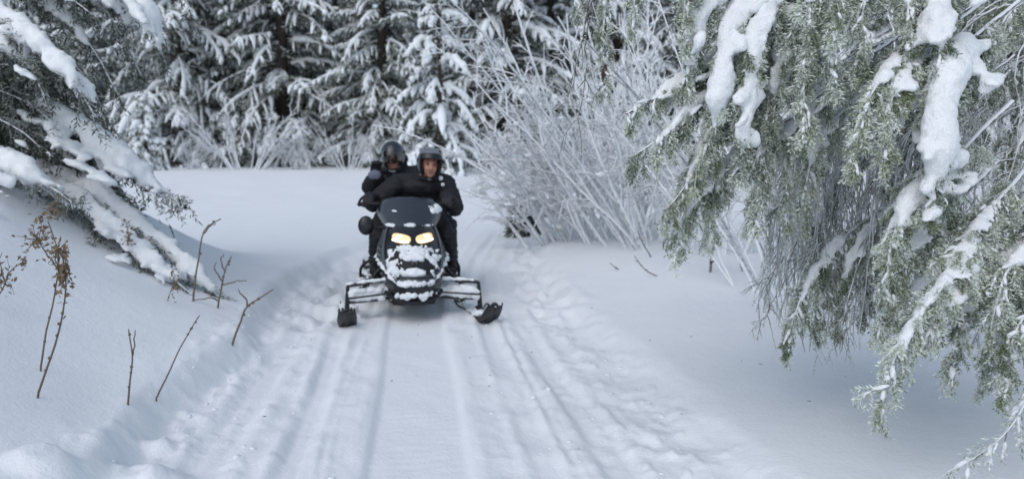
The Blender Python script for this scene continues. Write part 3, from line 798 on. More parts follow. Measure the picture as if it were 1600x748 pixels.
rb([(1600, 320, 3.5), (1470, 410, 3.3), (1425, 470, 3.2), (1412, 535, 3.2)], lat=0.18, frost=0.6, tint=0.3, s0=0.25, grav=1.9, snow=0.03, snow_rng=(0.4, 0.85))
rb([(1720, 380, 3.3), (1620, 470, 3.1), (1560, 540, 3.0), (1540, 600, 3.0)], lat=0.17, frost=0.6, tint=0.25, s0=0.25, grav=1.9, snow=0.03, snow_rng=(0.4, 0.85))
rb([(1480, 250, 3.6), (1380, 330, 3.4), (1330, 400, 3.3), (1312, 470, 3.3), (1305, 515, 3.3)], lat=0.16, frost=0.6, tint=0.3, s0=0.25, grav=1.9, snow=0.03, snow_rng=(0.4, 0.85))
# low clump near the snow on the left
rb([(1420, 290, 3.6), (1310, 380, 3.35), (1265, 440, 3.25), (1240, 500, 3.2), (1232, 545, 3.2)], lat=0.16, frost=0.62, tint=0.27, s0=0.35, grav=1.9, snow=0.03, snow_rng=(0.4, 0.85))
rb([(1440, 320, 3.6), (1330, 400, 3.4), (1285, 460, 3.3), (1272, 520, 3.3)], lat=0.14, frost=0.65, tint=0.32, s0=0.35, grav=1.9)
# upper right, behind
rb([(1700, -60, 3.8), (1600, 0, 3.5), (1560, 50, 3.4), (1548, 120, 3.4)], lat=0.2, frost=0.75, tint=0.42, s0=0.2, grav=1.8, snow=0.05, snow_rng=(0.2, 0.7))
rb([(1760, 90, 3.8), (1660, 140, 3.6), (1600, 200, 3.5), (1572, 270, 3.5), (1560, 310, 3.5)], lat=0.2, frost=0.70, tint=0.32, s0=0.2, grav=1.8, snow=0.045, snow_rng=(0.4, 0.85), snow_lat=0.6)
rb([(1700, 60, 4.0), (1560, 110, 3.8), (1440, 190, 3.7), (1380, 290, 3.65)], lat=0.26, frost=0.42, tint=0.22, s0=0.2, grav=2.0, snow=0.04, snow_rng=(0.3, 0.8), per_m=300)
rb([(1700, 10, 4.2), (1500, 30, 4.0), (1330, 90, 3.8), (1230, 190, 3.7)], lat=0.3, frost=0.37, tint=0.22, s0=0.2, grav=2.0, per_m=260)
rb([(1700, 180, 4.0), (1600, 270, 3.7), (1530, 350, 3.6), (1500, 440, 3.55)], lat=0.24, frost=0.42, tint=0.22, s0=0.2, grav=2.0, per_m=300, snow=0.045, snow_rng=(0.4, 0.8))
rb([(1620, -40, 3.9), (1520, 0, 3.7), (1440, 60, 3.6), (1400, 120, 3.55)], lat=0.24, frost=0.55, tint=0.22, s0=0.2, grav=2.0, per_m=300)
rb([(1500, -90, 3.9), (1330, -40, 3.6), (1210, 20, 3.4), (1200, 110, 3.35)], lat=0.24, frost=0.60, tint=0.22, s0=0.2, grav=2.0, per_m=300)
rb([(1640, 140, 4.0), (1520, 210, 3.9), (1420, 290, 3.8), (1370, 400, 3.75), (1350, 490, 3.75)], lat=0.24, frost=0.42, tint=0.22, s0=0.25, grav=2.0, per_m=200, nwid=0.0035, snow=0.04, snow_rng=(0.4, 0.9))
rb([(1600, 90, 4.1), (1450, 160, 4.0), (1330, 240, 3.9), (1280, 340, 3.85), (1265, 430, 3.85)], lat=0.24, frost=0.42, tint=0.22, s0=0.25, grav=2.0, per_m=200, nwid=0.0035, snow=0.04, snow_rng=(0.4, 0.9))
# bare hanging twigs: the grey curtain below the needles
rr_ = random.Random(5)
for i in range(120):
    u = rr_.uniform(1190, 1470); v0 = rr_.uniform(110, 280); v1 = rr_.uniform(380, 545) - max(0, 1240 - u) * 1.2; d = rr_.uniform(3.3, 4.2)
    lean = rr_.uniform(-28, 18)
    bare_twig(RS, [(u + 50, v0 - 50, d + 0.15), (u + 12, v0 + 10, d), (u + lean * 0.4, (v0 + v1) / 2, d - 0.05), (u + lean, v1, d - 0.1)], 0.0050 * rr_.uniform(0.5, 1.6), 6, 0.20, i, rime=80, grav=1.1, mat='hangtwig')
for i in range(26):
    u = rr_.uniform(1440, 1620); v0 = rr_.uniform(20, 300); ln = rr_.uniform(120, 260); d = rr_.uniform(2.9, 3.7)
    lean = rr_.uniform(-90, 40)
    bare_twig(RS, [(u + 60, v0 - 40, d + 0.1), (u, v0, d), (u + lean * 0.5, v0 + ln * 0.55, d - 0.05), (u + lean, v0 + ln, d - 0.1)], 0.0042 * rr_.uniform(0.6, 1.4), 8, 0.18, 160 + i, rime=120, grav=0.5, mat='hangtwig')
for i, pts in enumerate([[(935, -60, 3.1), (916, 0, 3.0), (913, 70, 3.0), (916, 140, 3.0), (905, 180, 3.0), (884, 216, 3.0)],
                         [(955, -60, 3.1), (925, 20, 3.05), (905, 90, 3.05), (895, 150, 3.05)],
                         [(1260, 360, 3.3), (1205, 440, 3.2), (1196, 490, 3.2), (1168, 520, 3.2)],
                         [(1290, 380, 3.35), (1225, 420, 3.3), (1180, 445, 3.3)],
                         [(1350, 400, 3.2), (1325, 470, 3.1), (1322, 530, 3.1), (1318, 548, 3.1)]]):
    bare_twig(RS, pts, 0.0038, 9, 0.13, 100 + i, rime=60, grav=0.8)
# the cone hanging at the top
cn = MB(); cp = W(945, 100, 3.05); k = np.arange(90)
za = -0.075 * k / 90; ra = 0.011 * np.sin(np.clip((k + 6) / 100, 0, 1) * math.pi) ** 0.6 + 0.002; an = k * 2.39996
for j in range(90):
    o_ = np.array([math.cos(an[j]), math.sin(an[j]), 0]); tg = np.array([-o_[1], o_[0], 0])
    c_ = cp + np.array([0, 0, za[j]])
    cn.add([c_ + tg * 0.004, c_ - tg * 0.004, c_ + o_ * ra[j] - tg * 0.005 - UP * 0.007, c_ + o_ * (ra[j] + 0.002) - UP * 0.011, c_ + o_ * ra[j] + tg * 0.005 - UP * 0.007], [[0, 1, 2, 4]], [[4, 2, 3]])
tubes(cn, np.array([cp + UP * 0.012, cp - UP * 0.04, cp - UP * 0.082]), np.array([0.004, 0.008, 0.003]), 8)
cn.build('cone', M['cone'], RS)['label'] = 'brown cone hanging from the top twigs'

# ---- snow-loaded spruce on the left
lb = W(-230, 300, 7.2); lb[2] = gz(lb[0], lb[1])
LS = thing('snow_laden_spruce', lb, 'dark spruce bent under thick snow on the left bank', 'tree')
trunk(LS, lb, 9.0, 0.16, 2)
LX = (lb[0], lb[1])
def lf(pts, **k):
    lf.n += 1
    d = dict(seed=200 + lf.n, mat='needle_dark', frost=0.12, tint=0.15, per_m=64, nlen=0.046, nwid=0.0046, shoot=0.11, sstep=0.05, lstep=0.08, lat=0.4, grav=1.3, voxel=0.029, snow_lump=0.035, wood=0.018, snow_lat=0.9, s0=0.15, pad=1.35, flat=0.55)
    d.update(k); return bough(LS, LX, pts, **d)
lf.n = 0
lf([(-330, -120, 6.8), (-120, -30, 6.0), (20, 40, 5.5), (100, 110, 5.3), (150, 182, 5.2)], snow=0.13, snow_rng=(0.2, 1.0), lat=0.5)
lf([(-330, 0, 6.8), (-120, 20, 5.9), (-10, 60, 5.5), (40, 100, 5.4), (70, 150, 5.3)], snow=0.10, snow_rng=(0.3, 0.95), lat=0.45)
lf([(-330, -60, 6.6), (-150, 0, 5.7), (-50, 40, 5.4), (-15, 100, 5.3)], snow=0.13, snow_rng=(0.2, 1.0), lat=0.4)
lf([(-300, -220, 6.8), (-60, -110, 6.0), (60, -40, 5.7), (140, 20, 5.6)], snow=0.12, snow_rng=(0.3, 1.0), lat=0.42)
lf([(-200, -220, 6.8), (60, -130, 6.1), (170, -60, 5.8), (225, 20, 5.7), (262, 112, 5.7)], snow=0.125, snow_rng=(0.35, 1.0), lat=0.26, snow_lat=0.9)
lf([(-200, -240, 6.8), (120, -150, 6.3), (230, -80, 6.1), (285, -10, 6.0), (305, 40, 6.0)], snow=0.07, snow_rng=(0.4, 1.0), lat=0.22)
lf([(-300, 10, 7.0), (-60, 60, 6.5), (80, 80, 6.2), (140, 130, 6.1), (165, 195, 6.1)], snow=0.045, snow_rng=(0.4, 0.9), lat=0.45)
lf([(-330, 90, 7.0), (-60, 140, 6.4), (70, 170, 6.1), (165, 235, 5.9), (282, 318, 5.8)], snow=0.15, snow_rng=(0.62, 1.0), lat=0.42, snow_lat=0.9)
lf([(-330, 120, 7.0), (-100, 160, 6.3), (60, 205, 6.1), (140, 270, 6.0), (190, 330, 5.95)], snow=0.05, snow_rng=(0.6, 1.0), lat=0.46)
lf([(-330, 100, 7.0), (-100, 120, 6.2), (20, 150, 5.9), (80, 190, 5.8), (120, 240, 5.8)], lat=0.46, frost=0.03)
lf([(-330, 130, 7.0), (-150, 150, 6.2), (-20, 180, 5.8), (40, 210, 5.7), (80, 250, 5.7)], lat=0.46, frost=0.03)
lf([(-330, 175, 6.8), (-140, 200, 5.9), (0, 250, 5.4), (70, 285, 5.25), (115, 318, 5.15)], snow=0.15, snow_rng=(0.25, 1.0), lat=0.34)
lf([(-100, 240, 6.4), (90, 290, 5.8), (170, 345, 5.6), (240, 410, 5.5), (300, 460, 5.45)], snow=0.085, snow_rng=(0.25, 1.0), lat=0.36)
lf([(-60, 225, 6.4), (120, 290, 5.9), (215, 350, 5.8), (300, 425, 5.7), (368, 488, 5.65)], snow=0.12, snow_rng=(0.25, 0.97), lat=0.34)
lf([(-250, -200, 7.0), (0, -110, 6.5), (110, -40, 6.2), (180, 40, 6.1), (222, 120, 6.1)], snow=0.07, snow_rng=(0.3, 0.9), lat=0.42)
lf([(-250, -160, 7.0), (-40, -70, 6.3), (70, 0, 6.0), (140, 70, 5.9), (185, 150, 5.9)], snow=0.06, snow_rng=(0.4, 0.95), lat=0.42)
lf([(-150, -240, 7.0), (60, -120, 6.4), (150, -50, 6.1), (195, 20, 6.0), (210, 75, 6.0)], snow=0.10, snow_rng=(0.45, 1.0), lat=0.36)
# dark inner boughs
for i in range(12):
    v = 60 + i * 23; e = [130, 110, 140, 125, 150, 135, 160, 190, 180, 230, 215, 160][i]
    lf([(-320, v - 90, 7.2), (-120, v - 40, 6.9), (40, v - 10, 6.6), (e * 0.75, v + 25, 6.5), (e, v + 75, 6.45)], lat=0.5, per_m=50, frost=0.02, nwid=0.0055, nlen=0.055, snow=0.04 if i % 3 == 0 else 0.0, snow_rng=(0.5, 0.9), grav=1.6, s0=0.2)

# ------------------------------------------------------------------ frosted thicket right of the trail
TH = [(880, 366, 10.4, 1.7, (-0.16, 0.0), 20, 'lowest frosted shrub of the thicket, nearest the trail'),
      (932, 376, 10.0, 2.4, (-0.22, 0.0), 22, 'frosted thicket shrub leaning out toward the trail'),
      (985, 388, 9.4, 2.9, (-0.24, 0.0), 22, 'frosted thicket shrub right below the hanging cone'),
      (1040, 398, 9.0, 3.1, (-0.16, 0.0), 18, 'upright frosted shrub just left of the foreground spruce'),
      (1120, 404, 8.6, 3.2, (-0.1, 0.0), 13, 'frosted shrub behind the snow streaks of the foreground spruce'),
      (960, 372, 11.2, 3.2, (-0.12, 0.1), 11, 'tall frosted shrub at the back of the thicket'),
      (1250, 440, 6.2, 2.8, (0.0, 0.0), 14, 'frosted shrub behind the grey hanging twigs'),
      (1370, 460, 5.4, 2.6, (0.0, 0.0), 14, 'frosted shrub behind the lowest spruce bough'),
      (1490, 460, 5.2, 2.6, (0.1, 0.0), 14, 'frosted shrub behind the great snow tongue'),
      (1610, 430, 6.2, 3.0, (0.0, 0.0), 14, 'frosted shrub at the right edge behind the spruce')]
for i, (u, v, d, h, ln, n, lab) in enumerate(TH):
    p = W(u, v, d); p[2] = gz(p[0], p[1])
    l3 = RGT * ln[0] + FWD * ln[1]
    rime_bush('frosted_shrub', 80 + i, n, h * (1.1 if i < 6 else 1.0), 0.6 if i < 6 else 0.75, lab, 'shrub', 'frosted thicket beside the trail', r0=0.023 if i < 6 else 0.013, mat='rime_white', lean=(l3[0], l3[1]), sides=3,
              kids=11 if i < 6 else 10, stem_parts=True, loc=p, kid_len=0.5, twigs=4, kid_r=0.48, grav=0.3, base_r=0.55, snowp=0.10 if i < 6 else 0.0)
# little half-buried fir at the thicket's left foot
p = W(822, 318, 11.8); p[2] = gz(p[0], p[1]) - 0.05
bf = far_spruce('buried_fir', 41, 0.62, 0.42, 0.10, 6, 1.3, 0.035, 3, 'tiny dark fir half buried in snow at the thicket foot', z0=0.05, frost=0.15, fringe=26)
bf.location = p

# ------------------------------------------------------------------ dry weeds and twigs poking out of the snow
def ground_at(u, v):
    """where the ray through a pixel meets the snow"""
    a = W(u, v, 1.0) - CAM
    d = 1.2
    while d < 60:
        q = CAM + a * d
        if q[2] <= gz(q[0], q[1]): return d
        d *= 1.006
    return d
def twig_plant(name, base, pts, label, rad=0.005, forks=(), seeds=(), cat='twig', group='twigs poking out of the snow', mat='weed', kids=0):
    d = ground_at(*base)
    b = W(*base, d)
    t = thing(name, b, label, cat, group)
    P = np.array([W(base[0] + 1, base[1] + 8, d)] + [W(base[0], base[1], d)] + [W(u, v, d - 0.02 * i) for i, (u, v) in enumerate(pts)])
    r = np.random.default_rng(int(base[0] * 7 + base[1]))
    P = resample(P, 14); P[1:] += 0.006 * np.stack([fbm(P[1:] * 9 + k * 5, 7, 2) for k in range(3)], 1); rad = rad * 0.8
    mb = MB(); tubes(mb, P, np.linspace(1, 0.5, 14) * rad, 6)
    # buds along the stem
    bi = r.integers(3, 13, 5); balls(mb, P[bi] + r.normal(0, rad * 0.6, (5, 3)), np.full(5, rad * 1.3), ICO1)
    mb.build('stem', M[mat], t)
    for fk in forks:
        Fp = resample(np.array([W(u, v, d - 0.03 * i) for i, (u, v) in enumerate(fk)]), 9); Fp[1:] += r.normal(0, 0.003, Fp[1:].shape)
        m2 = MB(); tubes(m2, Fp, np.linspace(0.8, 0.4, 9) * rad, 5); m2.build('side_twig', M[mat], t)
    for (u, v, ru, rv, n) in [(a, b, c * 1.1, e * 1.1, int(f * 1.7)) for a, b, c, e, f in seeds]:
        m3 = MB(); c = W(u, v, d - 0.05); s = d / F_PX
        for q in range(n):
            x = c + RGT * r.normal(0, ru * s * 0.5) + UP * r.normal(0, rv * s * 0.5) + FWD * r.normal(0, ru * s * 0.4)
            a1 = nrm(r.normal(size=3)) ; a2 = nrm(np.cross(a1, r.normal(size=3)))
            l_, w_ = r.uniform(0.008, 0.02), r.uniform(0.004, 0.009)
            m3.add([x - a1 * l_, x + a2 * w_ + a1 * 0.002, x + a1 * l_ + np.array([0, 0, -0.004]), x - a2 * w_], [[0, 1, 2, 3]])
            if q % 4 == 0: tubes(m3, np.array([x, x * 0.5 + c * 0.5 + r.normal(0, 0.006, 3), c - UP * rv * s * 0.3]), np.array([0.001, 0.0014, 0.0018]), 3)
        m3.build('dry_leaves', M['seed'], t)['kind'] = 'stuff'
    return t
WG = 'dry weeds on the left bank'
twig_plant('dry_weed', (62, 582), [(72, 520), (87, 450), (92, 400), (75, 345)], 'tall dry weed with curled brown leaves, upper stalk bent left', 0.006, [[(90, 420), (60, 380), (40, 372)]], [(60, 372, 22, 26, 46), (82, 330, 16, 14, 24), (95, 425, 10, 30, 36)], 'weed', WG)
twig_plant('dry_weed', (57, 622), [(78, 560), (97, 500), (104, 440), (96, 388)], 'knobbly dry weed nearest the camera on the left bank', 0.0065, [[(103, 450), (90, 420), (84, 390)]], [(100, 425, 9, 36, 44), (92, 392, 14, 12, 20)], 'weed', WG)
twig_plant('dry_weed', (-14, 480), [(4, 450), (14, 425), (38, 408)], 'brown weed leaning in at the left picture edge', 0.005, [[(8, 440), (0, 415), (2, 395)]], [(8, 432, 12, 22, 26), (36, 408, 8, 8, 10)], 'weed', WG)
twig_plant('forked_twig', (200, 636), [(204, 590), (207, 555), (201, 514)], 'short forked twig standing upright in the left bank', 0.006, [[(207, 556), (210, 535), (212, 513)]], (), 'twig', WG)
twig_plant('slanting_twig', (243, 625), [(258, 592), (284, 540), (312, 492)], 'straight slanting twig in the snow beside the forked twig', 0.0055, (), (), 'twig', WG)
twig_plant('bare_twig', (302, 470), [(308, 420), (318, 362), (345, 342)], 'tall bare twig above the end of the snowy bough', 0.009, [[(318, 365), (330, 352), (336, 350)]], (), 'twig', WG)
twig_plant('branching_twig', (340, 482), [(346, 450), (352, 420), (362, 400)], 'branching twig at the tip of the snowy bough', 0.009, [[(349, 440), (335, 420), (338, 410)], [(352, 425), (345, 405), (350, 398)], [(348, 445), (368, 440), (386, 438)], [(340, 470), (325, 465), (300, 470)]], (), 'twig', WG)
twig_plant('bent_twig', (362, 540), [(375, 505), (385, 480), (402, 468), (427, 452)], 'bent twig reaching out over the trail edge', 0.009, [[(388, 478), (380, 462), (372, 452)]], (), 'twig', WG)
twig_plant('bare_twig', (284, 404), [(278, 385), (264, 350)], 'short thin twig behind the snowy bough', 0.008, (), (), 'twig', WG)
twig_plant('dry_weed', (262, 470), [(268, 450), (272, 430), (270, 420)], 'wispy dry weed growing out beside the snowy bough', 0.004, (), [(272, 438, 8, 26, 24)], 'weed', WG)
twig_plant('dry_weed', (195, 405), [(199, 385), (200, 365), (196, 345)], 'wispy brown weed in front of the snowy bough', 0.004, (), [(200, 370, 9, 26, 28)], 'weed', WG)
RG = 'twigs poking out on the right'
twig_plant('fallen_twig', (1028, 432), [(1012, 424), (1000, 412), (991, 399)], 'dark curved twig lying in the snow below the thicket', 0.010, (), (), 'twig', RG, 'deadtwig')
twig_plant('twig_stub', (967, 422), [(960, 416), (953, 410)], 'tiny twig stub left of the dark curved twig', 0.010, (), (), 'twig', RG, 'deadtwig')
twig_plant('sapling', (1110, 426), [(1112, 395), (1118, 360), (1112, 320)], 'dark thin sapling stem under the spruce snow streaks', 0.018, [[(1116, 380), (1100, 362), (1092, 350)], [(1114, 390), (1124, 370), (1130, 352)]], (), 'sapling', RG, 'deadtwig')
twig_plant('bare_twig', (1160, 424), [(1154, 405), (1150, 392)], 'thin twig right of the dark sapling', 0.009, (), (), 'twig', RG, 'deadtwig')
twig_plant('bare_twig', (1198, 416), [(1192, 390), (1180, 368)], 'curved twig left of the low hanging clump', 0.010, (), (), 'twig', RG, 'deadtwig')
twig_plant('bare_twig', (1171, 384), [(1167, 372), (1160, 350)], 'short dark stem between sapling and hanging clump', 0.012, (), (), 'twig', RG, 'deadtwig')
twig_plant('bare_twig', (1018, 402), [(1005, 380), (996, 360)], 'bare stem leaning left at the thicket front', 0.012, (), (), 'twig', RG, 'deadtwig')
twig_plant('bare_twig', (796, 300), [(775, 293), (757, 285), (748, 272)], 'long fine twig reaching toward the trail from the buried fir', 0.012, (), (), 'twig', RG, 'deadtwig')

# loose crumbs of snow thrown up along the trail, and a little bark litter
r_ = np.random.default_rng(9); n_ = 380
cy_ = 2.2 + 7.5 * r_.random(n_) ** 1.3; sd_ = np.where(r_.random(n_) < 0.5, -1, 1); cx_ = trail_x(cy_) + sd_ * np.clip(r_.normal(0.92, 0.22, n_), 0.32, 1.22)
cz_ = ground_h(cx_, cy_); rr = 0.004 + 0.013 * r_.random(n_) ** 3
mb = MB(); balls(mb, np.stack([cx_, cy_, cz_ + rr * 0.1], 1), np.stack([rr * r_.uniform(0.7, 1.7, n_), rr * r_.uniform(0.7, 1.7, n_), rr * 0.6], 1), ICO0)
tag(mb.build('snow_crumbs', M['snow'], smooth=False), 'loose crumbs of snow strewn along the trail edges', 'snow', None, 'stuff')
n_ = 26; cy_ = 2.4 + 4 * r_.random(n_); cx_ = r_.uniform(-1.0, 2.6, n_); cz_ = ground_h(cx_, cy_)
a_ = r_.random(n_) * 6.28; l_ = r_.uniform(0.003, 0.011, n_); dv = np.stack([np.cos(a_) * l_, np.sin(a_) * l_, np.zeros(n_)], 1); c_ = np.stack([cx_, cy_, cz_ + 0.003], 1)
mb = MB(); tubes(mb, np.stack([c_ - dv, c_ + dv], 1), np.full((n_, 2), 0.0016), 4)
tag(mb.build('bark_litter', M['bark'], smooth=False), 'tiny dark flecks of bark litter on the trail snow', 'litter', None, 'stuff')
# ------------------------------------------------------------------ the snowmobile
M['black'] = plain('black_plastic', (0.012, 0.013, 0.016), 0.32, bump=(120, 0.1, 0.002), var=0.3, vscale=14)
M['matt'] = plain('matt_black', (0.012, 0.012, 0.014), 0.7, var=0.3)
M['rubber'] = plain('track_rubber', (0.016, 0.016, 0.018), 0.85, bump=(90, 0.4, 0.004))
M['vinyl'] = plain('seat_vinyl', (0.014, 0.014, 0.016), 0.5, bump=(200, 0.3, 0.002))
M['steel'] = plain('dark_steel', (0.05, 0.052, 0.056), 0.4, 0.8)
M['greytrim'] = plain('grey_trim', (0.10, 0.11, 0.125), 0.35, 0.2)
M['sledsnow'] = snow_mat('caked_snow', (0.84, 0.87, 0.9), ((90, 0.6, 0.01), (350, 0.5, 0.003)))
def glass(name, tint, gloss=0.12, rough=0.03):
    m = bpy.data.materials.new(name); m.use_nodes = True
    n, l = m.node_tree.nodes, m.node_tree.links
    n.remove(n['Principled BSDF'])
    tr = n.new('ShaderNodeBsdfTransparent'); tr.inputs[0].default_value = (*tint, 1)
    gl = n.new('ShaderNodeBsdfGlossy'); gl.inputs['Roughness'].default_value = rough; gl.inputs[0].default_value = (0.95, 0.93, 0.92, 1)
    lw = n.new('ShaderNodeLayerWeight'); lw.inputs[0].default_value = 0.25
    ad = n.new('ShaderNodeMath'); ad.operation = 'MULTIPLY_ADD'; ad.inputs[1].default_value = 0.5; ad.inputs[2].default_value = gloss
    l.new(lw.outputs['Facing'], ad.inputs[0])
    mx = n.new('ShaderNodeMixShader'); l.new(ad.outputs[0], mx.inputs[0]); l.new(tr.outputs[0], mx.inputs[1]); l.new(gl.outputs[0], mx.inputs[2])
    l.new(mx.outputs[0], n['Material Output'].inputs[0])
    return m
M['tint'] = glass('smoked_windshield', (0.36, 0.36, 0.38), 0.07, 0.22)
M['visor'] = glass('clear_visor', (0.62, 0.62, 0.64), 0.05, 0.12)
def lamp(name, col, s):
    m, n, l, b = _nt(name)
    b.inputs['Base Color'].default_value = (0.5, 0.45, 0.35, 1); b.inputs['Roughness'].default_value = 0.1
    b.inputs['Emission Color'].default_value = (*col, 1); b.inputs['Emission Strength'].default_value = s
    return m
M['lamp'] = lamp('headlight_glow', (1.0, 0.56, 0.20), 0.56)
M['bulb'] = lamp('headlight_bulb', (1.0, 0.84, 0.55), 4.0)

SO = np.array([0.02, 5.66, -0.03])                     # ski tips, trail level
SLED = thing('snowmobile', SO, 'black two-up snowmobile with lit headlights and snow caked on its nose', 'snowmobile', None, 0.05)
HULL = np.array([(.46, .13, .11, .22), (.27, .16, .165, .30), (.155, .225, .205, .38), (.13, .31, .245, .45), (.17, .40, .282, .52), (.25, .49, .288, .54),
                 (.34, .575, .262, .52), (.43, .655, .228, .46), (.52, .715, .203, .40), (.66, .75, .19, .35), (.95, .79, .17, .2)])
def hull(a, b, off=0.0):
    """front body: a across -1..1 (beyond that the side panels), b bottom to top 0..10"""
    a = np.asarray(a, float); b = np.asarray(b, float)
    k = np.arange(11)
    hb = resample_table(b)
    ac = np.clip(a, -1, 1); ex = np.abs(a) - np.abs(ac)
    x = hb[..., 2] * np.sin(ac * math.pi / 2) * (1 - 0.05 * ex) ; y = hb[..., 0] + hb[..., 3] * (1 - np.cos(ac * math.pi / 2)) + ex * 0.75
    z = hb[..., 1] + 0.02 * ex
    z = z + 0.035 * np.abs(ac) ** 2 * ss(2, 6, b)
    p = np.stack([x, y, z], -1)
    if np.any(off):
        e = 0.02
        du = hull(a + e, b) - hull(a - e, b); dv = hull(a, np.clip(b + e, 0, 10)) - hull(a, np.clip(b - e, 0, 10))
        nn = nrm(np.cross(du, dv))
        p = p + nn * np.asarray(off)[..., None]
    return p
_HT = resample(np.concatenate([HULL, np.arange(11)[:, None] * 0.2], 1), 400)
def resample_table(b):
    q = np.asarray(b, float) * 0.2
    return np.stack([np.interp(q, _HT[:, 4], _HT[:, k]) for k in range(4)], -1)
def grid_patch(mb, P, mask=None):
    n, m = P.shape[:2]
    i = np.arange(n - 1)[:, None] * m; j = np.arange(m - 1)[None]
    Q = np.stack([i + j, i + j + 1, i + m + j + 1, i + m + j], -1)
    if mask is not None:
        ok = mask[:-1, :-1] | mask[1:, :-1] | mask[:-1, 1:] | mask[1:, 1:]
        Q = Q[ok]
    mb.add(P.reshape(-1, 3), Q.reshape(-1, 4))
    return mb
def at(P): return np.asarray(P, float) + SO
def box(mb, c, s, R=None):
    V = np.array([(x, y, z) for x in (-1, 1) for y in (-1, 1) for z in (-1, 1)], float) * np.array(s) / 2
    if R is not None: V = V @ np.array(R).T
    mb.add(V + np.array(c), [[0, 1, 3, 2], [4, 6, 7, 5], [0, 4, 5, 1], [2, 3, 7, 6], [0, 2, 6, 4], [1, 5, 7, 3]])
    return mb
def bevel(o, w=0.006, seg=2):
    m = o.modifiers.new('bevel', 'BEVEL'); m.width = w; m.segments = seg; m.limit_method = 'ANGLE'
    return o
def tube(P, r, n=8, name='bar', mat='black', parent=None, k=16):
    P = resample(at(P), k); mb = MB(); tubes(mb, P, np.full(k, r) if np.isscalar(r) else np.interp(np.linspace(0, 1, k), np.linspace(0, 1, len(r)), r), n)
    balls(mb, P[[0, -1]], np.array([r, r]) if np.isscalar(r) else np.array([r[0], r[-1]]), ICO1)
    return mb.build(name, M[mat], parent or SLED)

A_, B_ = np.meshgrid(np.concatenate([np.linspace(-2.0, -1, 6)[:-1], np.linspace(-1, 1, 49), np.linspace(1, 2.0, 6)[1:]]), np.linspace(0, 10, 61))
mb = MB(); grid_patch(mb, at(hull(A_, B_))); hood = mb.build('hood', M['black'], SLED)
# raised V rails and the dark seams on the hood
for s in (-1, 1):
    bb = np.linspace(3.2, 8.6, 24); aa = s * np.interp(bb, [3.2, 4.2, 5.5, 7, 8.6], [0.30, 0.52, 0.62, 0.72, 0.74])
    P = at(hull(aa, bb, np.full(24, 0.008)))
    m2 = MB(); tubes(m2, P, np.full(24, 0.013) * np.sin(np.linspace(0.25, math.pi - 0.25, 24)) ** 0.4, 6); m2.build('hood_rail', M['greytrim'], hood)
    # side vents
    m2 = MB()
    for q in range(4):
        bb = np.linspace(4.3 + 0.45 * q, 4.4 + 0.45 * q, 2); aa = s * np.linspace(0.72, 0.9, 5)
        AA, BB = np.meshgrid(aa, bb); grid_patch(m2, at(hull(AA, BB, np.full(AA.shape, 0.006))))
    m2.build('side_vent', M['matt'], hood)['kind'] = 'stuff'
# grille slats and emblem
for q in range(4):
    aa = np.linspace(-0.32 + 0.02 * q, 0.32 - 0.02 * q, 12); P = at(hull(aa, np.full(12, 3.15 + 0.22 * q), np.full(12, 0.006)))
    m2 = MB(); tubes(m2, P, np.full(12, 0.006), 5); m2.build('grille_slat', M['greytrim'], hood)
AA, BB = np.meshgrid(np.linspace(-0.42, 0.42, 20), np.linspace(4.35, 5.3, 8)); m2 = MB(); grid_patch(m2, at(hull(AA, BB, np.full(AA.shape, 0.005)))); m2.build('nose_panel', M['matt'], hood)
m2 = MB()
for s in (-1, 1):
    aa = s * np.array([0.02, 0.06, 0.10]); P = at(hull(aa, np.array([4.75, 5.05, 5.3]), np.full(3, 0.012))); tubes(m2, P, np.array([0.006, 0.006, 0.002]), 5)
m2.build('emblem', M['greytrim'], hood)
# headlights: bezel, glowing lens, bulb strip
for s in (-1, 1):
    th = np.linspace(0, 2 * math.pi, 33); rr = np.linspace(0.0, 1.0, 8)
    TT, RR = np.meshgrid(th, rr)
    ca, sa = np.cos(TT), np.sin(TT)
    ea = np.sign(ca) * np.abs(ca) ** 0.75; eb = np.sign(sa) * np.abs(sa) ** 0.8
    a0, b0, wa, wb = 0.262, 6.90, 0.212, 0.45
    def pos(k, off): return hull(s * (a0 + wa * ea * RR * k), b0 + wb * eb * RR * k + 0.35 * (ea * RR) * wa * 1.2, np.full(RR.shape, off))
    m2 = MB(); grid_patch(m2, at(pos(1.16, 0.004))); hl = m2.build('headlight', M['matt'], SLED)
    m2 = MB(); grid_patch(m2, at(pos(1.0, 0.012) )); m2.build('lens', M['lamp'], hl)
    aa = s * np.linspace(a0 - 0.16, a0 + 0.17, 10); m2 = MB(); tubes(m2, at(hull(aa, np.full(10, 6.58) + 0.05 * np.linspace(0, 1, 10), np.full(10, 0.014))), np.full(10, 0.0065), 6)
    balls(m2, at(hull(np.array([s * (a0 + 0.03)]), np.array([7.0]), np.array([0.010]))), np.array([[0.032, 0.010, 0.016]]), ICO2)
    m2.build('bulb', M['bulb'], hl)
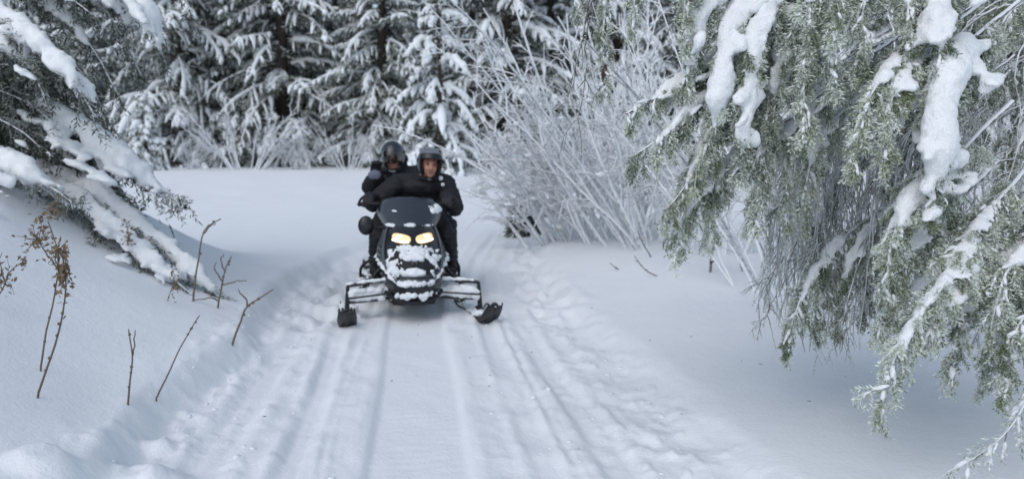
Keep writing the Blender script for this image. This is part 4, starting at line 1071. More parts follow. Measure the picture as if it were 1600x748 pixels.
# caked snow on the nose
AN, BN = np.meshgrid(np.linspace(-1.15, 1.15, 140), np.linspace(0.2, 7.0, 170))
PN = hull(AN, BN); X_, Z_ = PN[..., 0], PN[..., 2]
nz = fbm(PN.reshape(-1, 3) * 22, 90, 3).reshape(X_.shape); nz2 = fbm(PN.reshape(-1, 3) * 60, 91, 2).reshape(X_.shape)
cen = np.maximum.reduce([
    0.9 - np.abs((X_ - 0.01) / 0.16) ** 2.2 - np.abs((Z_ - 0.535) / 0.075) ** 2.2,                # under the lamps
    0.8 - np.abs((np.abs(X_) - 0.155) / 0.055) ** 2 - np.abs((Z_ - 0.47) / 0.09) ** 2,              # beside the emblem
    0.7 - np.abs(X_ / 0.15) ** 2 - np.abs((Z_ - 0.415) / 0.03) ** 2,
    0.75 - np.abs((Z_ - (0.335 + 0.9 * np.clip(np.abs(X_) - 0.13, 0, 1))) / 0.024) ** 2 - np.abs(X_ / 0.31) ** 8,   # band along the chin
    0.8 - np.abs((Z_ - (0.245 - 0.5 * np.clip(np.abs(X_) - 0.12, 0, 1))) / 0.03) ** 2 - np.abs(X_ / 0.15) ** 6,
    0.6 - np.abs((np.abs(X_) - 0.19) / 0.035) ** 2 - np.abs((Z_ - 0.19) / 0.05) ** 2])
hole = 1 - np.abs(X_ / 0.085) ** 4 - np.abs((Z_ - 0.468) / 0.028) ** 4
mk = cen - 0.08 + 1.6 * nz + 0.7 * nz2 - 1.6 * np.clip(hole, 0, 1)
mk = np.where((BN > 6.35) & (np.abs(AN) < 0.62), -1, mk)
off = np.clip(mk, -0.1, 0.7) * 0.035 + np.clip(mk, 0, 1) * 0.014 * nz2
PS = hull(AN, BN, off + 0.001)
m2 = MB(); grid_patch(m2, at(PS), mk > 0); m2.build('caked_snow', M['sledsnow'], hood)
# lower bumper lip
AA, BB = np.meshgrid(np.linspace(-0.8, 0.8, 40), np.linspace(0, 1, 9))
aa = np.linspace(-0.85, 0.85, 30); bumper = MB(); tubes(bumper, at(hull(aa, np.full(30, 1.6) + 0.9 * np.abs(aa) ** 2, np.full(30, 0.018))), np.full(30, 0.018), 7); bumper.build('bumper', M['matt'], SLED)
# belly pan closing the underside
m2 = MB(); box(m2, at([0, 0.75, 0.15]), (0.34, 0.7, 0.05)); bevel(m2.build('belly_pan', M['matt'], SLED, smooth=False), 0.015)
# windshield
AA, CC = np.meshgrid(np.linspace(-1, 1, 41), np.linspace(0, 1, 21))
hw = 0.215 + 0.075 * np.sin(np.clip(CC * 1.25, 0, 1.25) * math.pi * 0.5) - 0.05 * CC ** 5
ang = AA * math.radians(82)
PW = np.stack([hw * np.sin(ang), 0.60 + 0.34 * CC + 0.24 * (1 - np.cos(ang)), 0.725 + 0.235 * CC - 0.045 * np.abs(AA) ** 3 * CC], -1)
m2 = MB(); grid_patch(m2, at(PW)); ws = m2.build('windshield', M['tint'], SLED)
sol = ws.modifiers.new('solid', 'SOLIDIFY'); sol.thickness = 0.004; sol.offset = 1
edge = np.concatenate([PW[::-1, 0], PW[0, 1:], PW[1:, -1]]); m2 = MB(); tubes(m2, at(edge), np.full(len(edge), 0.005), 5); m2.build('windshield_trim', M['matt'], ws)
nz = fbm(PW.reshape(-1, 3) * 30, 95, 3).reshape(AA.shape)
AF, CF = np.meshgrid(np.linspace(-0.98, 0.98, 120), np.linspace(0.01, 0.98, 70))
hwf = 0.215 + 0.075 * np.sin(np.clip(CF * 1.25, 0, 1.25) * math.pi * 0.5) - 0.05 * CF ** 5; an_ = AF * math.radians(82)
def wsp(o): return np.stack([(hwf + o) * np.sin(an_), 0.60 + 0.34 * CF + 0.24 * (1 - np.cos(an_)) - o * np.cos(an_), 0.725 + 0.235 * CF - 0.045 * np.abs(AF) ** 3 * CF + o * 0.4], -1)
nf = fbm(wsp(0).reshape(-1, 3) * 26, 96, 3).reshape(AF.shape)
mk = np.maximum.reduce([0.55 - ((AF - 0.6) / 0.33) ** 2 - ((CF - 0.62) / 0.2) ** 2, 0.75 - ((AF + 0.05) / 0.16) ** 2 - ((CF - 0.08) / 0.12) ** 2,
                        0.6 - ((AF + 0.62) / 0.2) ** 2 - ((CF - 0.06) / 0.1) ** 2, 0.35 - ((AF + 0.4) / 0.12) ** 2 - ((CF - 0.55) / 0.06) ** 2, 0.6 - ((AF - 0.45) / 0.22) ** 2 - ((CF - 0.05) / 0.06) ** 2]) + 1.3 * nf
m2 = MB(); grid_patch(m2, at(wsp(0.006 + np.clip(mk, -0.1, 0.5) * 0.022)), mk > 0); m2.build('stuck_snow', M['sledsnow'], ws)
# dash, handlebar, mirror
m2 = MB(); balls(m2, at([[0, 0.98, 0.80]]), np.array([[0.20, 0.16, 0.05]]), ICO2); m2.build('dashboard', M['matt'], SLED)
hb_ = tube([(-0.43, 1.14, 0.895), (-0.30, 1.07, 0.90), (-0.12, 1.02, 0.87), (0.12, 1.02, 0.87), (0.30, 1.07, 0.90), (0.42, 1.14, 0.885)], 0.012, 8, 'handlebar', 'steel')
for s in (-1, 1):
    tube([(s * 0.27, 1.055, 0.90), (s * 0.36, 1.10, 0.90), (s * 0.43, 1.14, 0.893)], 0.019, 8, 'grip', 'rubber', hb_, 8)
    tube([(s * 0.25, 1.03, 0.90), (s * 0.33, 1.03, 0.905), (s * 0.42, 1.08, 0.91)], 0.008, 6, 'brake_lever' if s < 0 else 'throttle_lever', 'matt', hb_, 8)
tube([(0, 1.02, 0.87), (0, 0.98, 0.78), (0, 0.9, 0.6)], 0.03, 8, 'steering_column', 'matt', None, 8)
m2 = MB(); mc = np.array([-0.372, 0.80, 0.735])
Vv, Ff = ICO2; Vm = Vv * np.array([0.066, 0.04, 0.082]); Vm[:, 1] = np.minimum(Vm[:, 1], 0.018)
m2.add(at(Vm + mc), None, Ff); mir = m2.build('mirror', M['black'], SLED)
tube([(-0.19, 0.80, 0.72), (-0.26, 0.81, 0.715), (-0.33, 0.805, 0.725)], [0.022, 0.012, 0.012], 7, 'mirror_arm', 'matt', mir, 8)
m2 = MB(); th = np.linspace(0, 6.283, 25); P = mc + np.stack([0.048 * np.cos(th), np.full(25, 0.0195), 0.062 * np.sin(th)], 1)
m2.add(at(np.concatenate([[mc + [0, 0.0195, 0]], P])), None, [[0, i, i + 1] for i in range(1, 25)]); m2.build('mirror_glass', plain('mirror_glass', (0.5, 0.52, 0.55), 0.05, 1.0), mir)
# tunnel, seat, running boards, track
m2 = MB(); box(m2, at([0, 1.85, 0.40]), (0.42, 1.9, 0.24)); bevel(m2.build('tunnel', M['black'], SLED, smooth=False), 0.02)
ys = np.array([0.98, 1.1, 1.3, 1.6, 1.85, 1.95, 2.2, 2.5, 2.62]); zt = np.array([0.60, 0.67, 0.69, 0.68, 0.70, 0.75, 0.76, 0.75, 0.66]); hw_ = np.array([0.10, 0.13, 0.15, 0.17, 0.175, 0.18, 0.18, 0.17, 0.14])
th = np.linspace(0, 2 * math.pi, 20, endpoint=False); PP = []
for y_, z_, w_ in zip(ys, zt, hw_):
    hh = (z_ - 0.5) / 2; c_, s_ = np.cos(th), np.sin(th)
    PP.append(np.stack([w_ * np.sign(c_) * np.abs(c_) ** 0.6, np.full(20, y_), 0.5 + hh + hh * np.sign(s_) * np.abs(s_) ** 0.6], 1))
PP = np.array(PP); PP = np.concatenate([PP, PP[:, :1]], 1); m2 = MB(); grid_patch(m2, at(PP)[:, ::-1])
for e in (0, -1): m2.add(at(PP[e]), None, [[0, i, i + 1] for i in range(1, 19)])
m2.build('seat', M['vinyl'], SLED)
tube([(-0.2, 2.6, 0.55), (-0.2, 2.75, 0.72), (0, 2.8, 0.75), (0.2, 2.75, 0.72), (0.2, 2.6, 0.55)], 0.014, 7, 'grab_bar', 'steel')
for s in (-1, 1):
    m2 = MB(); box(m2, at([s * 0.32, 1.75, 0.235]), (0.22, 1.6, 0.025)); bevel(m2.build('running_board', M['matt'], SLED, smooth=False), 0.006)
    m2 = MB(); r_ = np.random.default_rng(77 + s); yy = r_.uniform(0.98, 2.4, 26); balls(m2, at(np.stack([s * (0.34 + r_.normal(0, 0.045, 26)), yy, np.full(26, 0.25)], 1)), np.stack([r_.uniform(.03, .06, 26), r_.uniform(.04, .09, 26), r_.uniform(.015, .04, 26)], 1), ICO1)
    Vs, Qs, Ts = remesh(m2, 0.014, 1, 0.012, 30, 5); m2 = MB(); m2.add(Vs, Qs, Ts); m2.build('board_snow', M['sledsnow'], SLED)
    tube([(s * 0.21, 0.92, 0.45), (s * 0.33, 0.93, 0.43), (s * 0.42, 0.98, 0.36), (s * 0.43, 1.02, 0.25)], 0.013, 7, 'toe_guard', 'matt')
lo = []
for k_ in np.linspace(0, 1, 60, endpoint=False):
    t_ = k_ * 4
    if t_ < 1.6: q = t_ / 1.6; lo.append((1.15 + q * 1.55, 0.012))
    elif t_ < 2.0: q = (t_ - 1.6) / 0.4 * math.pi; lo.append((2.70 + 0.13 * math.sin(q), 0.142 - 0.13 * math.cos(q)))
    elif t_ < 3.6: q = (t_ - 2.0) / 1.6; lo.append((2.70 - q * 1.85, 0.272))
    else: q = (t_ - 3.6) / 0.4; lo.append((0.85 + 0.3 * q - 0.10 * math.sin(q * math.pi), 0.272 - 0.26 * q))
lo = np.array(lo); lo2 = np.concatenate([lo, lo[:1]])
PP = np.stack([np.stack([np.full(61, x_), lo2[:, 0], lo2[:, 1]], 1) for x_ in (-0.19, -0.06, 0.06, 0.19)], 1)
m2 = MB(); grid_patch(m2, at(PP)); trk = m2.build('track', M['rubber'], SLED); so = trk.modifiers.new('solid', 'SOLIDIFY'); so.thickness = 0.015
for k_ in range(0, 60, 2):
    m2 = MB(); d_ = lo2[k_ + 1] - lo2[k_]; d_ = d_ / np.linalg.norm(d_); nn_ = np.array([d_[1], -d_[0]])
    c_ = lo2[k_] + nn_ * 0.018; box(m2, at([0, c_[0], c_[1]]), (0.36, 0.012, 0.034), [[1, 0, 0], [0, d_[0], nn_[0]], [0, d_[1], nn_[1]]]); m2.build('lug', M['rubber'], trk, smooth=False)
# front suspension and skis
for s, steer in ((-1, 0.04), (1, 0.16)):
    bx_ = s * 0.522
    ua = tube([(s * 0.18, 0.46, 0.335), (s * 0.36, 0.38, 0.315), (bx_ * 0.98, 0.36, 0.30)], 0.013, 8, 'upper_arm', 'black')
    tube([(s * 0.18, 0.70, 0.335), (s * 0.38, 0.50, 0.315), (bx_ * 0.98, 0.36, 0.30)], 0.012, 8, 'upper_arm_strut', 'black', ua)
    la = tube([(s * 0.14, 0.44, 0.185), (s * 0.36, 0.38, 0.175), (bx_, 0.36, 0.17)], 0.014, 8, 'lower_arm', 'black')
    tube([(s * 0.16, 0.74, 0.19), (s * 0.38, 0.52, 0.178), (bx_, 0.36, 0.17)], 0.013, 8, 'lower_arm_strut', 'black', la)
    tube([(s * 0.14, 0.34, 0.24), (s * 0.36, 0.30, 0.225), (bx_ * 0.97, 0.28, 0.215)], 0.008, 6, 'tie_rod', 'steel')
    # shock with spring coil
    sh = tube([(s * 0.22, 0.52, 0.46), (s * 0.46, 0.40, 0.2)], 0.014, 8, 'shock', 'steel', None, 6)
    k_ = np.linspace(0, 1, 60); c_ = np.array([s * 0.25, 0.505, 0.43])[None] * (1 - k_[:, None]) + np.array([s * 0.42, 0.42, 0.245])[None] * k_[:, None]
    P = c_ + 0.026 * np.stack([np.cos(k_ * 44) * 0.7, np.sin(k_ * 44), np.cos(k_ * 44) * 0.7 * s], 1); m2 = MB(); tubes(m2, at(P), np.full(60, 0.005), 4); m2.build('spring', M['matt'], sh)
    spn = tube([(bx_ * 0.99, 0.36, 0.295), (bx_ * 1.0, 0.35, 0.2), (bx_ * 1.01, 0.345, 0.085)], [0.014, 0.017, 0.022], 8, 'spindle', 'black')
    # ski, steered about the spindle
    cs, sn = math.cos(steer), math.sin(steer)
    def skip(q):
        q = np.asarray(q, float); x, y = q[..., 0], q[..., 1]
        return np.stack([bx_ * 1.01 + x * cs + y * sn * 1.0, 0.345 - x * sn * -1.0 * 0 + y * cs - x * sn * 0.0 + x * sn, q[..., 2]], -1) if False else np.stack([bx_ * 1.01 + x * cs - y * sn, 0.345 + x * sn + y * cs, q[..., 2]], -1)
    yy = np.linspace(-0.40, 0.62, 40)
    zc = 0.022 + 0.16 * np.clip((-0.15 - yy) / 0.25, 0, 1) ** 1.6 + 0.03 * np.clip((yy - 0.5) / 0.12, 0, 1) ** 2
    wv = 0.072 * (0.78 + 0.22 * ss(-0.42, -0.30, yy)) * (1 - 0.25 * ss(0.35, 0.62, yy))
    xs = np.array([-1, -0.86, -0.8, -0.25, 0, 0.25, 0.8, 0.86, 1]); zs = np.array([0.022, 0.022, 0.0, 0.004, -0.014, 0.004, 0.0, 0.022, 0.022])
    PP = np.stack([np.stack([wv * x_, yy, zc + z_], 1) for x_, z_ in zip(xs, zs)], 1)
    m2 = MB(); grid_patch(m2, at(skip(PP))); ski = m2.build('ski', M['black'], SLED); so = ski.modifiers.new('solid', 'SOLIDIFY'); so.thickness = 0.012
    # tip loop
    lp = np.array([(-0.035, -0.37, 0.145), (-0.035, -0.34, 0.175), (-0.03, -0.26, 0.175), (-0.02, -0.14, 0.11), (0, -0.05, 0.07)])
    for w_ in (1, -1):
        q = skip(lp * np.array([w_, 1, 1])); tube(q, 0.008, 6, 'ski_loop', 'black', ski, 12)
    q = skip(np.array([(-0.035, -0.345, 0.172), (0, -0.35, 0.178), (0.035, -0.345, 0.172)])); tube(q, 0.008, 6, 'ski_handle', 'black', ski, 8)
    m2 = MB(); box(m2, at(skip(np.array([0, 0.0, 0.06]))), (0.06, 0.2, 0.07)); bevel(m2.build('ski_saddle', M['matt'], ski, smooth=False), 0.01)
    # snow lying on ski and arms
    m2 = MB(); r_ = np.random.default_rng(66 + s)
    n_ = 46; y_ = r_.uniform(-0.24, 0.5, n_); z_ = np.interp(y_, yy, zc) + 0.028 + 0.03 * np.exp(-((y_ + 0.16) / 0.09) ** 2)
    balls(m2, at(skip(np.stack([r_.normal(0, 0.025, n_), y_, z_], 1))), np.stack([r_.uniform(.025, .042, n_), r_.uniform(.03, .06, n_), r_.uniform(.018, .036, n_)], 1), ICO1)
    Vs, Qs, Ts = remesh(m2, 0.011, 1, 0.012, 35, 6); m2 = MB(); m2.add(Vs, Qs, Ts); m2.build('ski_snow', M['sledsnow'], ski)
    m2 = MB(); n_ = 64; k_ = r_.random(n_)
    c_ = np.stack([s * (0.15 + 0.36 * k_), 0.42 - 0.07 * k_ + r_.uniform(0, 0.16, n_) * (1 - k_), 0.19 - 0.012 * k_ + r_.uniform(0, 0.085, n_)], 1)
    balls(m2, at(c_), np.stack([r_.uniform(.025, .05, n_), r_.uniform(.02, .035, n_), r_.uniform(.018, .034, n_)], 1), ICO1)
    k_ = r_.random(26); c_ = np.stack([s * (0.2 + 0.32 * k_), 0.40 - 0.04 * k_, 0.338 - 0.028 * k_ + r_.uniform(0, 0.006, 26)], 1)
    balls(m2, at(c_), np.stack([r_.uniform(.02, .035, 26), r_.uniform(.012, .02, 26), r_.uniform(.010, .02, 26)], 1), ICO1)
    Vs, Qs, Ts = remesh(m2, 0.010, 1, 0.012, 35, 7); m2 = MB(); m2.add(Vs, Qs, Ts); m2.build('arm_snow', M['sledsnow'], la)

# ------------------------------------------------------------------ the riders
M['suit'] = plain('black_winter_suit', (0.007, 0.008, 0.012), 0.75, bump=(60, 0.35, 0.006), var=0.35, vscale=10)
M['glove'] = plain('black_glove', (0.012, 0.012, 0.014), 0.7)
M['glove_grey'] = plain('grey_glove', (0.16, 0.18, 0.24), 0.8, var=0.25, vscale=30)
M['skin'] = plain('skin', (0.40, 0.19, 0.135), 0.5, var=0.15, vscale=25)
M['boot'] = plain('boot', (0.012, 0.012, 0.013), 0.6)
M['helmet'] = plain('helmet_shell', (0.025, 0.030, 0.040), 0.18, spec=0.6)
M['helmet_grey'] = plain('frosted_helmet', (0.16, 0.18, 0.21), 0.3, var=0.5, vscale=9)
M['lining'] = plain('helmet_lining', (0.01, 0.01, 0.012), 0.9)
M['patch'] = plain('white_patch', (0.75, 0.76, 0.78), 0.6)
M['scarf'] = plain('pale_scarf', (0.5, 0.53, 0.58), 0.85, var=0.2, vscale=40)
M['dark'] = plain('dark_detail', (0.01, 0.008, 0.008), 0.4)
M['lip'] = plain('lip', (0.22, 0.07, 0.06), 0.5)

def chain(L_, p0, r0, p1, r1):
    p0, p1 = np.array(p0, float), np.array(p1, float)
    n = max(3, int(np.linalg.norm(p1 - p0) / (min(r0, r1) * 0.35)))
    for k in np.linspace(0, 1, n): L_.append((*(p0 + (p1 - p0) * k), *([r0 + (r1 - r0) * k] * 3)))
def hand(L_, c, fdir, pdir, side, curl, s=1.0, thumb_up=None, splay=0.12):
    """palm at c, fingers along fdir curling toward pdir, thumb on `side`"""
    c = np.array(c, float); f = nrm(np.array(fdir, float)); pd = np.array(pdir, float); pd = nrm(pd - f * pd.dot(f)); sd = np.cross(f, pd) * side
    for a in (-1.5, -0.5, 0.5, 1.5):
        chain(L_, c + sd * a * 0.018 * s - f * 0.035 * s, 0.018 * s, c + sd * a * 0.021 * s + f * 0.04 * s, 0.015 * s)
    for a, ln in ((1.5, 0.072), (0.5, 0.082), (-0.5, 0.076), (-1.5, 0.06)):
        p = c + sd * a * 0.0225 * s + f * 0.045 * s; d = nrm(f + sd * a * splay)
        for k, (q, rr) in enumerate(((0.45, 0.0125), (0.32, 0.0115), (0.25, 0.0105))):
            d = nrm(d * math.cos(curl) + nrm(pd) * math.sin(curl)) if k else nrm(d * math.cos(curl * 0.6) + pd * math.sin(curl * 0.6))
            p2 = p + d * ln * q * s; chain(L_, p, rr * s, p2, rr * 0.93 * s); p = p2
    tb_ = c + sd * 0.034 * s - f * 0.015 * s
    d1 = nrm(np.array(thumb_up)) if thumb_up is not None else nrm(sd * 0.7 + f * 0.6 + pd * 0.4)
    chain(L_, tb_, 0.016 * s, tb_ + d1 * 0.035 * s, 0.0145 * s); chain(L_, tb_ + d1 * 0.035 * s, 0.0145 * s, tb_ + nrm(d1 + pd * 0.2) * 0.066 * s, 0.012 * s)
def head(L_, c, Rm):
    def e(p, r): L_.append((*(np.array(c) + Rm @ np.array(p)), *r))
    e((0, 0.015, 0.02), (0.074, 0.090, 0.098)); e((0, -0.025, -0.045), (0.058, 0.062, 0.066)); e((0, -0.052, -0.092), (0.030, 0.026, 0.022))
    for s in (-1, 1):
        e((s * 0.034, -0.060, -0.028), (0.026, 0.022, 0.024)); e((s * 0.028, -0.074, 0.030), (0.026, 0.014, 0.011)); e((s * 0.074, 0.01, -0.01), (0.010, 0.022, 0.03))
    for k in range(6): e((0, -0.078 - 0.0045 * k, 0.018 - 0.009 * k), (0.0085 + 0.0012 * k, 0.012, 0.012))
    for s in (-1, 1): e((s * 0.012, -0.092, -0.026), (0.009, 0.009, 0.008))
    e((0, -0.078, -0.052), (0.024, 0.010, 0.007)); e((0, -0.076, -0.064), (0.021, 0.011, 0.007))
def rotm(yaw, pitch, roll=0.0):
    cy, sy, cp, sp, cr, sr = math.cos(yaw), math.sin(yaw), math.cos(pitch), math.sin(pitch), math.cos(roll), math.sin(roll)
    return np.array([[cy, -sy, 0], [sy, cy, 0], [0, 0, 1]]) @ np.array([[1, 0, 0], [0, cp, -sp], [0, sp, cp]]) @ np.array([[cr, 0, sr], [0, 1, 0], [-sr, 0, cr]])
def make_person(label, E, hc, Rm, gloves, boots, folds=0.012):
    """E: ellipsoid list of suit and limbs -> one continuous skin with head and hands"""
    L_ = list(E); head(L_, hc, Rm)
    a = np.array(L_); mb = MB(); balls(mb, a[:, :3], a[:, 3:], ICO1)
    Vs, Qs, Ts = remesh(mb, 0.0125, 2)
    g = np.zeros(len(Vs)); hd = (Vs - np.array(hc)) @ Rm
    ishead = (np.linalg.norm(hd * np.array([1, 1, 0.85]), axis=1) < 0.125) & (hd[:, 2] > -0.112)
    ish = np.zeros(len(Vs), bool); isb = ish.copy()
    for c, r in gloves: ish |= np.linalg.norm(Vs - np.array(c), axis=1) < r
    for c, r in boots: isb |= np.linalg.norm(Vs - np.array(c), axis=1) < r
    cloth = ~(ishead | ish)
    # folds of the padded suit
    me = make_mesh('tmp', Vs, Qs, Ts); N = np.empty(len(Vs) * 3, np.float32); me.vertices.foreach_get('normal', N); N = N.reshape(-1, 3); bpy.data.meshes.remove(me)
    w = fbm(Vs * np.array([9, 9, 22]), 120, 3)
    Vs = Vs + N * (folds * (1 - np.abs(w) * 3.0) * cloth)[:, None]
    base = np.array([hc[0], hc[1] + 0.2, 0.6])
    root = thing('person', base, label, 'person', 'riders on the snowmobile')
    me = make_mesh('body', Vs - base, Qs, Ts)
    idx = np.zeros(len(Vs), np.int32); idx[ishead] = 1; idx[ish] = 2; idx[isb] = 3
    fi = np.concatenate([idx[Qs].max(1) if len(Qs) else np.zeros(0, np.int32), idx[Ts].max(1) if len(Ts) else np.zeros(0, np.int32)]).astype(np.int32)
    o = link('body', me, [M['suit'], M['skin'], M['glove'], M['boot']], root)
    me.polygons.foreach_set('material_index', fi)
    for s in (-1, 1):
        m2 = MB(); balls(m2, (np.array([[s * 0.030, -0.079, 0.012]]) @ Rm.T) + hc, np.array([[0.011, 0.006, 0.0065]]), ICO1); m2.build('eye', M['dark'], root)
        m2 = MB(); tubes(m2, (np.array([[s * 0.014, -0.088, 0.030], [s * 0.03, -0.088, 0.035], [s * 0.046, -0.080, 0.030]]) @ Rm.T) + hc, np.array([0.003, 0.004, 0.003]), 5); m2.build('eyebrow', M['dark'], root)
    m2 = MB(); tubes(m2, (np.array([[-0.026, -0.080, -0.052], [-0.012, -0.089, -0.0585], [0, -0.091, -0.060], [0.012, -0.089, -0.0585], [0.026, -0.080, -0.052]]) @ Rm.T) + hc, np.array([0.002, 0.004, 0.0045, 0.004, 0.002]), 6); m2.build('mouth', M['lip'], root)
    return root
def helmet_on(root, hc, Rm, mat, lift, visor_down):
    hc = np.array(hc); cc = np.array([0, 0.022, 0.022])
    az, el = np.meshgrid(np.linspace(-math.pi, math.pi, 73), np.linspace(-0.95, math.pi / 2, 40))
    def sph(az, el, k=1.0):
        d = np.stack([np.sin(az) * np.cos(el), -np.cos(az) * np.cos(el), np.sin(el)], -1)
        return (cc + d * np.array([0.118, 0.142, 0.138]) * k) @ Rm.T + hc
    openr = (np.abs(az) < 0.98) & (el < 0.36 - 0.10 * np.abs(az) ** 2)
    P = sph(az, el); m2 = MB(); n, m = az.shape
    i = np.arange(n - 1)[:, None] * m; j = np.arange(m - 1)[None]; Q = np.stack([i + j, i + j + 1, i + m + j + 1, i + m + j], -1)
    ok = ~(openr[:-1, :-1] & openr[1:, 1:] & openr[1:, :-1] & openr[:-1, 1:])
    m2.add(P.reshape(-1, 3), Q[ok]); h = m2.build('helmet', [mat, M['lining']], root)
    so = h.modifiers.new('solid', 'SOLIDIFY'); so.thickness = 0.026; so.offset = -1; so.material_offset = 1; so.material_offset_rim = 1
    # rim of the face opening
    t_ = np.linspace(-0.98, 0.98, 26); rim = np.concatenate([sph(np.full(12, -0.98), np.linspace(-0.93, 0.26, 12), 0.995), sph(t_, 0.36 - 0.10 * t_ ** 2, 0.995), sph(np.full(12, 0.98), np.linspace(0.26, -0.93, 12), 0.995)])
    m2 = MB(); tubes(m2, rim, np.full(len(rim), 0.0065), 6); m2.build('rim', M['lining'], h)
    # chin strap
    q = np.linspace(-1, 1, 16); m2 = MB(); tubes(m2, (np.stack([0.088 * np.sin(q * 1.5), -0.035 - 0.03 * np.cos(q * 1.5), -0.055 - 0.062 * np.cos(q * 1.5)], 1) @ Rm.T) + hc, np.full(16, 0.006), 5); m2.build('chin_strap', M['lining'], h)
    a2, e2 = np.meshgrid(np.linspace(-1.12, 1.12, 40), np.linspace(0.30, 0.66, 10) if not visor_down else np.linspace(-0.55, 0.44, 18))
    m2 = MB(); grid_patch(m2, sph(a2, e2 - 0.06 * a2 ** 2, 1.05 if not visor_down else 1.045)); v = m2.build('visor', M['black'] if not visor_down else M['visor'], h)
    so = v.modifiers.new('solid', 'SOLIDIFY'); so.thickness = 0.004
    for s in (-1, 1):
        m2 = MB(); balls(m2, sph(np.array([s * 1.25]), np.array([0.12]), 1.02), np.array([[0.012, 0.016, 0.016]]), ICO1); m2.build('visor_pivot', M['lining'], h)
    return h

# driver, crouched behind the windshield
dx = 0.06
HC1 = (0.158, 6.93, 1.205); R1 = rotm(0.10, 0.06, 0.06)
E = []
E += [(dx, 7.30, 0.78, 0.20, 0.18, 0.12), (dx, 7.24, 0.86, 0.215, 0.165, 0.13), (dx + 0.01, 7.15, 0.95, 0.235, 0.165, 0.14), (dx + 0.02, 7.07, 1.01, 0.235, 0.145, 0.10)]
chain(E, (dx - 0.20, 7.05, 1.035), 0.088, (dx + 0.24, 7.05, 1.035), 0.088)
chain(E, (dx + 0.06, 7.04, 1.06), 0.078, (HC1[0] - 0.004, 6.96, 1.125), 0.062)
for s, sh, el, ha in ((1, (dx + 0.245, 7.04, 1.02), (0.385, 6.98, 0.815), (0.29, 6.79, 0.905)), (-1, (dx - 0.215, 7.03, 1.02), (-0.355, 6.98, 0.86), (-0.375, 6.79, 0.905))):
    chain(E, sh, 0.092, el, 0.076); chain(E, el, 0.076, (ha[0], ha[1] + 0.045, ha[2] + 0.012), 0.055)
    hand(E, (ha[0] + 0.01 * s, ha[1] - 0.005, ha[2] + 0.022), (0, -1, -0.15), (0, 0.1, -1), s, 1.05, 1.1)
for s in (-1, 1):
    kn, an2 = (s * 0.30 + 0.0, 6.74, 0.57), (s * 0.335 + 0.0, 6.86, 0.34)
    chain(E, (dx + s * 0.12, 7.28, 0.74), 0.105, kn, 0.082); chain(E, kn, 0.08, an2, 0.066)
    chain(E, an2, 0.064, (s * 0.335, 6.84, 0.30), 0.06); chain(E, (s * 0.335, 6.86, 0.30), 0.052, (s * 0.34, 6.68, 0.288), 0.042)
DR = make_person('driver in black suit and open-face helmet smiling behind the windshield', E, HC1, R1,
                 [((0.30, 6.76, 0.92), 0.095), ((-0.385, 6.76, 0.92), 0.095)], [((s * 0.335, 6.78, 0.28), 0.15) for s in (-1, 1)])
helmet_on(DR, HC1, R1, M['helmet_grey'], 0, False)
def on_chest(x, z, y): return np.array([x, y, z])
for (x, z, y, r) in ((0.255, 1.085, 6.945, 0.021), (0.272, 1.028, 6.93, 0.017)):
    m2 = MB(); balls(m2, np.array([[x, y, z]]), np.array([[r, 0.012, r]]), ICO2); m2.build('badge', M['patch'], DR)
m2 = MB(); q = np.linspace(-1, 1, 16); tubes(m2, np.stack([HC1[0] - 0.01 + 0.085 * np.sin(q * 2.2), 6.99 - 0.075 * np.cos(q * 2.2), 1.095 - 0.012 * np.cos(q * 2)], 1), np.full(16, 0.024), 8); m2.build('collar', M['suit'], DR)
m2 = MB(); balls(m2, np.array([[HC1[0] - 0.005, 6.895, 1.083]]), np.array([[0.022, 0.012, 0.012]]), ICO1); m2.build('collar_label', M['patch'], DR)
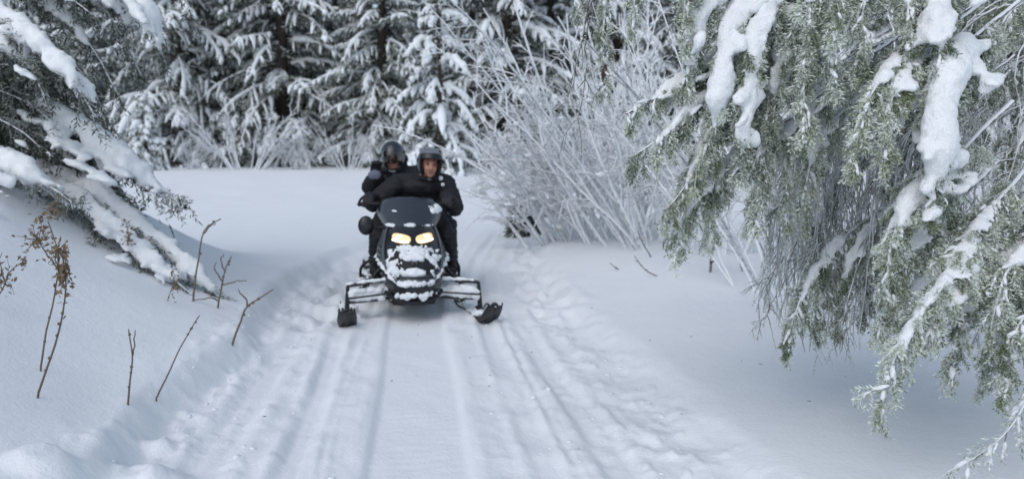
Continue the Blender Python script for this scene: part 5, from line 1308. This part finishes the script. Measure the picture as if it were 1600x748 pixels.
# passenger, leaning out to one side, one hand raised
HC2 = (-0.185, 7.50, 1.275); R2 = rotm(-0.05, 0.05, -0.12)
E = []
E += [(-0.02, 7.78, 0.84, 0.20, 0.17, 0.12), (-0.05, 7.74, 0.92, 0.21, 0.165, 0.13), (-0.10, 7.68, 1.01, 0.225, 0.16, 0.13), (-0.14, 7.64, 1.07, 0.225, 0.14, 0.10)]
chain(E, (-0.33, 7.62, 1.085), 0.088, (0.05, 7.64, 1.105), 0.09)
chain(E, (-0.17, 7.60, 1.12), 0.078, (-0.208, 7.53, 1.21), 0.062)
for s, sh, el, ha in ((-1, (-0.345, 7.61, 1.075), (-0.405, 7.38, 0.995), (-0.352, 7.27, 1.10)), (1, (0.055, 7.62, 1.09), (0.30, 7.52, 0.93), (0.30, 7.27, 0.86))):
    chain(E, sh, 0.09, el, 0.074); chain(E, el, 0.074, ha, 0.056)
hand(E, (-0.345, 7.245, 1.145), (0.1, -0.15, 1), (0.35, -1, 0.1), 1, 1.15, 1.15, (0.12, -0.05, 1), 0.05)
hand(E, (0.29, 7.22, 0.86), (-0.5, -1, 0), (-1, 0.5, 0), -1, 0.5, 1.1)
# hood of the jacket bunched behind the head
chain(E, (-0.14, 7.66, 1.17), 0.085, (-0.10, 7.64, 1.25), 0.06)
for s in (-1, 1):
    kn, an2 = (s * 0.33, 7.36, 0.62), (s * 0.345, 7.42, 0.34)
    chain(E, (-0.01 + s * 0.12, 7.76, 0.83), 0.118, kn, 0.092); chain(E, kn, 0.09, an2, 0.07)
    chain(E, (s * 0.345, 7.44, 0.30), 0.052, (s * 0.35, 7.26, 0.288), 0.042); chain(E, an2, 0.068, (s * 0.345, 7.42, 0.30), 0.06)
PA = make_person('passenger in black suit with clear visor raising one gloved hand', E, HC2, R2,
                 [((-0.35, 7.25, 1.15), 0.10), ((0.28, 7.2, 0.86), 0.09)], [((s * 0.345, 7.36, 0.28), 0.15) for s in (-1, 1)])
helmet_on(PA, HC2, R2, M['helmet'], 0, True)
m2 = MB(); q = np.linspace(-1, 1, 14); tubes(m2, np.stack([-0.205 + 0.08 * np.sin(q * 2.2), 7.575 - 0.085 * np.cos(q * 2.2), 1.155 - 0.01 * np.cos(q * 2)], 1), np.full(14, 0.024), 8); m2.build('collar', M['suit'], PA)
m2 = MB(); balls(m2, np.array([[-0.205, 7.475, 1.15], [-0.185, 7.48, 1.143]]), np.array([[0.026, 0.016, 0.015]] * 2), ICO1); m2.build('scarf', M['scarf'], PA)
# pale back of the raised glove
m2 = MB(); balls(m2, np.array([[-0.35, 7.222, 1.118], [-0.33, 7.225, 1.112], [-0.37, 7.232, 1.112]]), np.array([[0.040, 0.026, 0.045]] * 3), ICO2)
Vs, Qs, Ts = remesh(m2, 0.006, 2); m2 = MB(); m2.add(Vs, Qs, Ts); m2.build('glove_panel', M['glove_grey'], PA)
